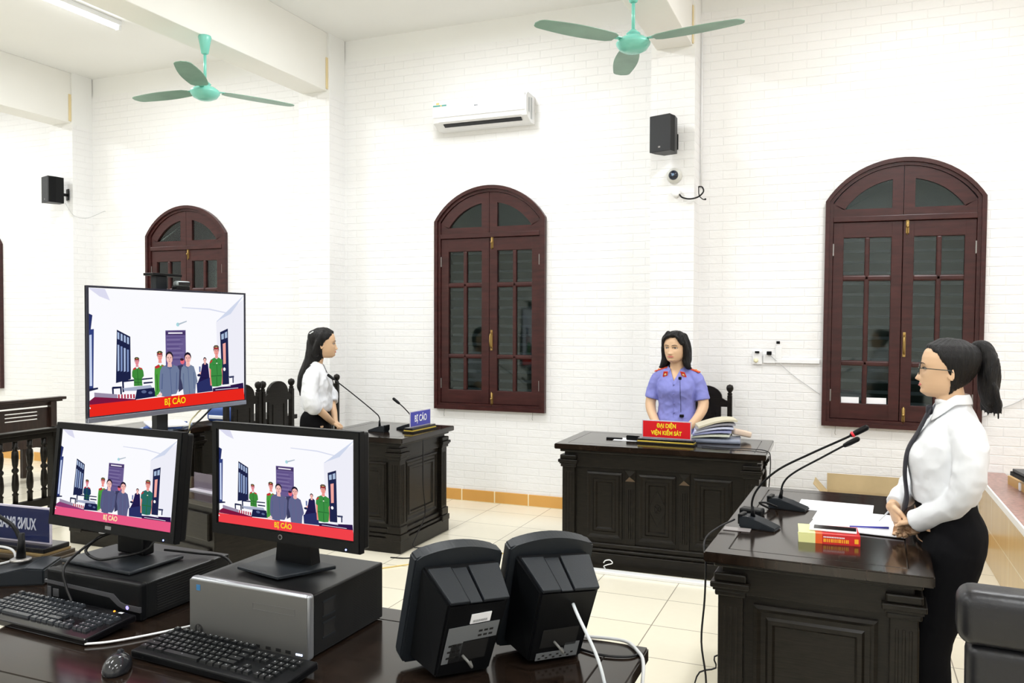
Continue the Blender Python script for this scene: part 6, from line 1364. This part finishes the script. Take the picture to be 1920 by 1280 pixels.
b = bmesh.new(); box(b, .100, .115, .034, .056, 1.190, 1.212, .004); tube(b, [(.112, .046, 1.19), (.122, .050, 1.12), (.110, .052, 1.03), (.106, .052, .96)], .0016, 6, 5); obj('lapel_microphone', b, M_BLACK, root)
b = bmesh.new(); box(b, .100, .122, .045, .075, .925, .945, .004); obj('microphone_clip', b, M_BLACK, root)
b = bmesh.new(); loft(b, smooth_rings([(0, 0, .42, .10, .15), (0, 0, .60, .11, .165), (0, 0, .80, .118, .172), (0, 0, .88, .116, .166), (0, 0, .93, .104, .146)])); me = body_mesh(b, .008); mesh_obj('skirt', me, M_BLUESH, root)
b = bmesh.new(); hair_cap(b, H, Mh, .05, front=.84, side=.62, earz=.30, back=-.2, volume=.04)
for s in (-1, 1):
    tube(b, [Mh @ (Vector(p) * H) for p in ((.18, s * .18, .98), (.17, s * .32, .80), (.10, s * .375, .55), (.02, s * .39, .25), (.02, s * .40, .0), (.04, s * .48, -.14), (.05, s * .58, -.19))], [.018, .020, .022, .026, .029, .023, .006], 16, 5, cap='round')
    tube(b, [Mh @ (Vector(p) * H) for p in ((-.1, s * .26, .85), (-.12, s * .35, .5), (-.12, s * .36, .1), (-.10, s * .38, -.12))], [.028, .031, .034, .02], 16, 5, cap='round')
tube(b, [Mh @ (Vector(p) * H) for p in ((-.25, 0, .8), (-.35, 0, .5), (-.33, 0, .1), (-.30, 0, -.15))], [.05, .075, .08, .05], 20, 5, cap='round')
tube(b, [Mh @ (Vector(p) * H) for p in ((.25, .14, .98), (.375, .02, .925), (.385, -.15, .86), (.32, -.285, .745), (.21, -.345, .58))], [.018, .012, .014, .014, .014], 14, 5, cap='round')
tube(b, [Mh @ (Vector(p) * H) for p in ((.25, .14, .98), (.36, .17, .91), (.33, .26, .80), (.24, .335, .64))], [.018, .013, .014, .014], 14, 5, cap='round')
me = body_mesh(b, .0045, 3); strands(me, .0016, Mh); mesh_obj('hair', me, M_HAIR, root)
# ------------------------------------------------ woman with long loose hair (left)
root = empty('person', (-3.712, 5.20, 0), R(30), 'person in white blouse and black skirt with long loose hair beside the left carved desk', 'person')
H = .215; Mh = Matrix.Translation((.045, 0, 1.325)) @ Matrix.Rotation(R(6), 4, 'Z')
torso = [(-.01, 0, .80, .092, .138), (-.012, 0, .88, .090, .134), (.005, 0, .95, .082, .118), (.0, 0, 1.03, .088, .122), (.005, 0, 1.11, .105, .135), (-.005, 0, 1.17, .092, .140), (-.012, 0, 1.215, .072, .130), (-.012, 0, 1.245, .056, .085), (-.008, 0, 1.27, .050, .055), (.005, 0, 1.32, .045, .046), (.02, 0, 1.38, .044, .045)]
armR = [(-.02, -.145, 1.205), (-.03, -.175, 1.10), (-.002, -.180, .99), (.068, -.125, .905), (.120, -.050, .840)]
armL = [(.0, .145, 1.205), (.03, .17, 1.10), (.085, .145, .995), (.115, .075, .915), (.134, .015, .840)]
b = bmesh.new(); loft(b, smooth_rings(torso)); make_head(b, H, Mh)
limb(b, armR, [.044, .038, .034, .028, .021]); limb(b, armL, [.044, .038, .034, .028, .021])
hand(b, (.120, -.050, .838), (.75, .65, -.35), (.3, -.3, 1), .86, 22, 1); hand(b, (.134, .015, .838), (.6, -.7, -.35), (.3, .3, 1), .86, 22, -1)
for s in (-1, 1): limb(b, [(0, s * .08, .82), (.005, s * .075, .45), (0, s * .07, .08)], [.070, .048, .036]); shoes(b, .0, s * .075)
me = body_mesh(b); tuck(me, lambda c: 1 if (1.0 < c.z < 1.268 and (c.z < 1.22 or abs(c.y) > .05) and not (c.x > .02 and abs(c.y) < (c.z - 1.19) * .5)) or (.93 < c.z <= 1.0 and abs(c.y) < .12 and c.x < .075) or (.45 < c.z < .78) or (.95 < c.z <= 1.0 and c.y < 0 and c.x < .04) else 0); mesh_obj('body', me, M_SKIN, root); eyes(root, H, Mh); lips(root, H, Mh)
b = bmesh.new(); loft(b, smooth_rings([(.005, 0, .925, .092, .128), (.003, 0, .95, .108, .142), (.0, 0, 1.0, .112, .145), (-.005, 0, 1.06, .112, .140), (.0, 0, 1.12, .116, .144), (-.008, 0, 1.18, .104, .148), (-.012, 0, 1.22, .080, .135), (-.012, 0, 1.25, .062, .092), (-.008, 0, 1.272, .054, .062)]))
tube(b, [(-.02, -.10, 1.20), (-.022, -.145, 1.175), (-.035, -.178, 1.10), (-.030, -.192, 1.03), (-.008, -.186, .98), (.022, -.160, .950)], [.052, .058, .058, .062, .062, .046], 24, 5)
tube(b, [(.0, .10, 1.20), (.01, .145, 1.175), (.035, .172, 1.09), (.085, .158, 1.03), (.105, .12, .975)], [.052, .060, .062, .058, .044], 24, 5)
for s in (-1, 1): tube(b, [(-.012, s * .045, 1.240), (-.014, s * .085, 1.226), (-.018, s * .125, 1.200)], [.036, .044, .052], 20, 4, cap='round')
me = body_mesh(b, .0045, 3); cut_v(me, 1.20, .45)
wrinkle(me, .006, .065, 9, (1, 1, .9)); mesh_obj('blouse', me, M_SHIRT2, root)
collar('shirt_collar', root, (-.004, 0), .056, 1.302, .032, .50, M_SHIRT2, lean=.028, point=.045, flare=.022)
b = bmesh.new(); loft(b, smooth_rings([(.0, 0, .40, .09, .13), (.0, 0, .60, .115, .16), (-.014, 0, .78, .112, .160), (-.014, 0, .88, .106, .150), (.002, 0, .93, .088, .124), (.005, 0, .955, .086, .122)])); me = body_mesh(b, .007); mesh_obj('skirt', me, M_SKIRTB, root)
b = bmesh.new(); tube(b, [(.115, .095, .962), (.10, .085, .975), (.09, .11, .965)], .003, 8, 4); obj('bracelet', b, M_STEEL, root, True)
b = bmesh.new(); hair_cap(b, H, Mh, .045, front=.84, side=.66, earz=.56, back=-.1, volume=.05)
for s in (-1, 1):
    tube(b, [Mh @ (Vector(p) * H) for p in ((-.02, s * .24, .90), (-.10, s * .33, .72), (-.20, s * .33, .45), (-.26, s * .24, .15))], [.026, .022, .026, .03], 16, 5, cap='round')
tube(b, [(.012, 0, 1.475), (-.002, 0, 1.43), (-.014, -.01, 1.36), (-.044, -.02, 1.28), (-.085, -.03, 1.20), (-.108, -.035, 1.12), (-.112, -.035, 1.05)], [.06, .064, .060, .050, .040, .032, .012], 24, 6, cap='round', flat=1.15)
me = body_mesh(b, .0045, 3); strands(me, .0015, Mh); mesh_obj('hair', me, M_HAIR, root)
b = bmesh.new(); box(b, -.008, .008, -.017, .017, -.004, .004, .003, M=Matrix.Translation((-.034, -.050, 1.515)) @ Matrix.Rotation(R(-30), 4, 'Y') @ Matrix.Rotation(R(60), 4, 'Z')); obj('hair_clip', b, M_PAPER, root)
# ------------------------------------------------ woman with glasses and ponytail (right)
root = empty('person', (.338, 3.30, 0), R(186), 'person with glasses and ponytail in white shirt, black tie and trousers at the right desk', 'person')
H = .203; Mh = Matrix.Translation((.012, 0, 1.324)) @ Matrix.Rotation(R(-11), 4, 'Z') @ Matrix.Rotation(R(-2), 4, 'Y')
torso = [(.0, 0, .80, .108, .158), (.0, 0, .86, .108, .158), (.012, 0, .93, .098, .142), (.018, 0, .985, .090, .125), (.012, 0, 1.05, .100, .130), (.012, 0, 1.12, .114, .142), (-.004, 0, 1.18, .096, .148), (-.014, 0, 1.225, .074, .140), (-.016, 0, 1.262, .056, .09), (-.010, 0, 1.285, .050, .058), (.0, 0, 1.33, .047, .048), (.012, 0, 1.39, .046, .047)]
armL = [(-.022, .150, 1.222), (-.026, .176, 1.13), (-.022, .180, 1.045), (.035, .125, .952), (.115, .055, .892)]
armR = [(-.02, -.150, 1.222), (.0, -.185, 1.12), (.04, -.19, 1.02), (.115, -.125, .955), (.178, -.050, .912)]
b = bmesh.new(); loft(b, smooth_rings(torso)); make_head(b, H, Mh, 90, 120)
limb(b, armL, [.050, .044, .038, .030, .022]); limb(b, armR, [.050, .044, .038, .030, .022])
hand(b, (.178, -.045, .912), (-.18, .30, -.62), (.95, .2, -.1), .92, 24, -1); hand(b, (.108, .062, .888), (.45, -.65, -.25), (-.2, .1, 1), .90, 30, -1)
limb(b, [(0, .08, .82), (.085, .065, .46), (.05, .06, .08)], [.068, .046, .036]); limb(b, [(0, -.08, .82), (.085, -.065, .46), (.05, -.06, .08)], [.068, .046, .036]); shoes(b, .05, .06); shoes(b, .05, -.06)
me = body_mesh(b, .0032); tuck(me, lambda c: 1 if (1.0 < c.z < 1.29) or (.45 < c.z <= .86) or (.86 < c.z <= 1.0 and c.x < .085 and abs(c.y) < .15) or (.925 < c.z <= 1.0 and c.x < .14 and abs(c.y) < .095) or (.94 < c.z <= 1.0 and c.x < .0) else 0, .016); mesh_obj('body', me, M_SKIN, root); eyes(root, H, Mh); lips(root, H, Mh)
b = bmesh.new(); loft(b, smooth_rings([(.016, 0, .955, .098, .135), (.014, 0, .985, .108, .146), (.010, 0, 1.03, .114, .148), (.010, 0, 1.10, .126, .152), (.002, 0, 1.15, .122, .156), (-.008, 0, 1.20, .096, .155), (-.016, 0, 1.24, .074, .132), (-.016, 0, 1.268, .060, .088), (-.010, 0, 1.292, .055, .062), (-.004, 0, 1.318, .053, .055)]))
tube(b, [(-.02, .10, 1.215), (-.028, .150, 1.195), (-.026, .176, 1.13), (-.020, .180, 1.06), (-.004, .166, 1.005), (.03, .130, .955), (.080, .086, .915), (.118, .052, .886)], [.054, .056, .053, .050, .046, .043, .040, .037], 26, 5)
tube(b, [(-.02, -.10, 1.215), (-.015, -.150, 1.195), (.0, -.188, 1.12), (.035, -.200, 1.03), (.08, -.165, .985), (.13, -.105, .948), (.168, -.062, .922)], [.058, .066, .066, .060, .050, .040, .034], 26, 5)
for s in (-1, 1): tube(b, [(-.016, s * .045, 1.262), (-.018, s * .090, 1.236), (-.022, s * .130, 1.205)], [.036, .046, .056], 20, 4, cap='round')
me = body_mesh(b, .0045, 3); wrinkle(me, .0055, .070, 21, (.9, 1, .9)); mesh_obj('shirt', me, M_SHIRT, root)
collar('shirt_collar', root, (-.003, 0), .055, 1.338, .034, .30, M_SHIRT, lean=.042, point=.026, flare=.012)
b = bmesh.new(); P = [(.062, .0, 1.285, .020), (.072, 0, 1.262, .024), (.100, 0, 1.20, .020), (.134, 0, 1.13, .026), (.143, 0, 1.05, .030), (.136, 0, .97, .034), (.142, 0, .925, .034), (.150, 0, .90, .001)]
q = catmull([p[:3] for p in P], 5); rows = []
for i, p in enumerate(q):
    t = i / (len(q) - 1) * (len(P) - 1); k = min(int(t), len(P) - 2); wd = P[k][3] * (1 - t + k) + P[k + 1][3] * (t - k); rows.append([b.verts.new(p + Vector((0, s * wd, 0))) for s in (-1, 0, 1)])
    rows[-1][1].co.x += .003
for a, c in zip(rows, rows[1:]):
    for k in range(2): b.faces.new((a[k], a[k + 1], c[k + 1], c[k]))
me = baked(b, [('SOLIDIFY', dict(thickness=.005, offset=1))]); mesh_obj('necktie', me, mat('black_tie', (.010, .010, .018), .6), root)
b = bmesh.new(); box(b, .058, .078, -.016, .016, 1.262, 1.296, .007, seg=3); obj('tie_knot', b, mat('black_tie', (.010, .010, .018), .6), root, True)
b = bmesh.new(); loft(b, smooth_rings([(.02, 0, .64, .085, .150), (.010, 0, .70, .100, .160), (-.008, 0, .79, .106, .170), (-.012, 0, .86, .105, .168), (.008, 0, .93, .098, .150), (.016, 0, .975, .094, .134), (.018, 0, .985, .093, .132)]))
for s in (-1, 1): limb(b, [(.0, s * .078, .80), (.045, s * .074, .62), (.080, s * .070, .45), (.070, s * .070, .28), (.050, s * .070, .10)], [.098, .090, .078, .072, .070], 22)
me = body_mesh(b, .006); wrinkle(me, .003, .09, 4); mesh_obj('trousers', me, M_SKIRTB, root)
b = bmesh.new(); hair_cap(b, H, Mh, .034, front=.84, side=.74, earz=.54, back=.04, volume=.03)
ball(b, Mh @ Vector((-.37 * H, 0, .82 * H)), .024, 0, (1, 1, 1)); me = body_mesh(b, .0035, 3); strands(me, .0009, Mh, 60); mesh_obj('hair', me, M_HAIR, root)
b = bmesh.new(); tube(b, [(-.066, 0, 1.490), (-.084, 0, 1.506), (-.103, 0, 1.496), (-.116, 0, 1.46), (-.121, .0, 1.41), (-.121, 0, 1.36), (-.122, 0, 1.31), (-.126, 0, 1.275)], [.012, .022, .029, .034, .036, .033, .024, .005], 24, 6, cap='round')
for k in range(7): tube(b, [(-.118 + .01 * (k % 3 - 1), -.02 + .007 * k, 1.37), (-.108 - .007 * k, -.02 + .007 * k, 1.31), (-.102 - .009 * k, -.022 + .008 * k, 1.272 - .008 * (k % 3))], [.016, .010, .002], 8, 4, cap='round')
me = body_mesh(b, .0035, 2); strands(me, .0016, Matrix.Translation((-.13, 0, 1.3)), 16); mesh_obj('ponytail', me, M_HAIR, root)
b = bmesh.new()
for k in range(10):
    a = 2 * math.pi * k / 10; ball(b, (-.070 + .004 * math.sin(a * 3), .020 * math.cos(a), 1.492 + .020 * math.sin(a)), .0068, 0 if k % 3 else 1, seg=10)
obj('hair_tie', b, [M_WHITE, mat('bright_gold', (.95, .8, .3), .3, .3)], root, True)
# glasses
b = bmesh.new(); MM = Mh @ Matrix.Scale(H, 4)
for s in (-1, 1):
    c = Vector((.452, s * .165, .475)); L = []
    for k in range(25):
        a = 2 * math.pi * k / 24; L.append(MM @ (c + Vector((-.03 * (abs(math.cos(a) * .12 + .165) - .165) / .12 * 0, math.copysign(abs(math.cos(a)) ** .7, math.cos(a)) * .125, math.copysign(abs(math.sin(a)) ** .7, math.sin(a)) * .085))))
    tube(b, L, .0016, 8); tube(b, [MM @ Vector(p) for p in ((.448, s * .29, .50), (.40, s * .355, .505), (.20, s * .385, .50), (-.02, s * .395, .49), (-.08, s * .39, .45))], .0015, 8, 4)
tube(b, [MM @ Vector(p) for p in ((.455, -.045, .49), (.468, 0, .497), (.455, .045, .49))], .0014, 8, 4); g = obj('glasses', b, mat('dark_glasses_frame', (.02, .03, .03), .25), root, True)
b = bmesh.new()
for s in (-1, 1): 
    vs = [b.verts.new(MM @ Vector((.452, s * .165 + .118 * math.cos(R(15 * k)), .475 + .080 * math.sin(R(15 * k))))) for k in range(24)]; b.faces.new(vs)
me = baked(b, [('SOLIDIFY', dict(thickness=.001))]); mesh_obj('lens', me, M_LENS, g, False)
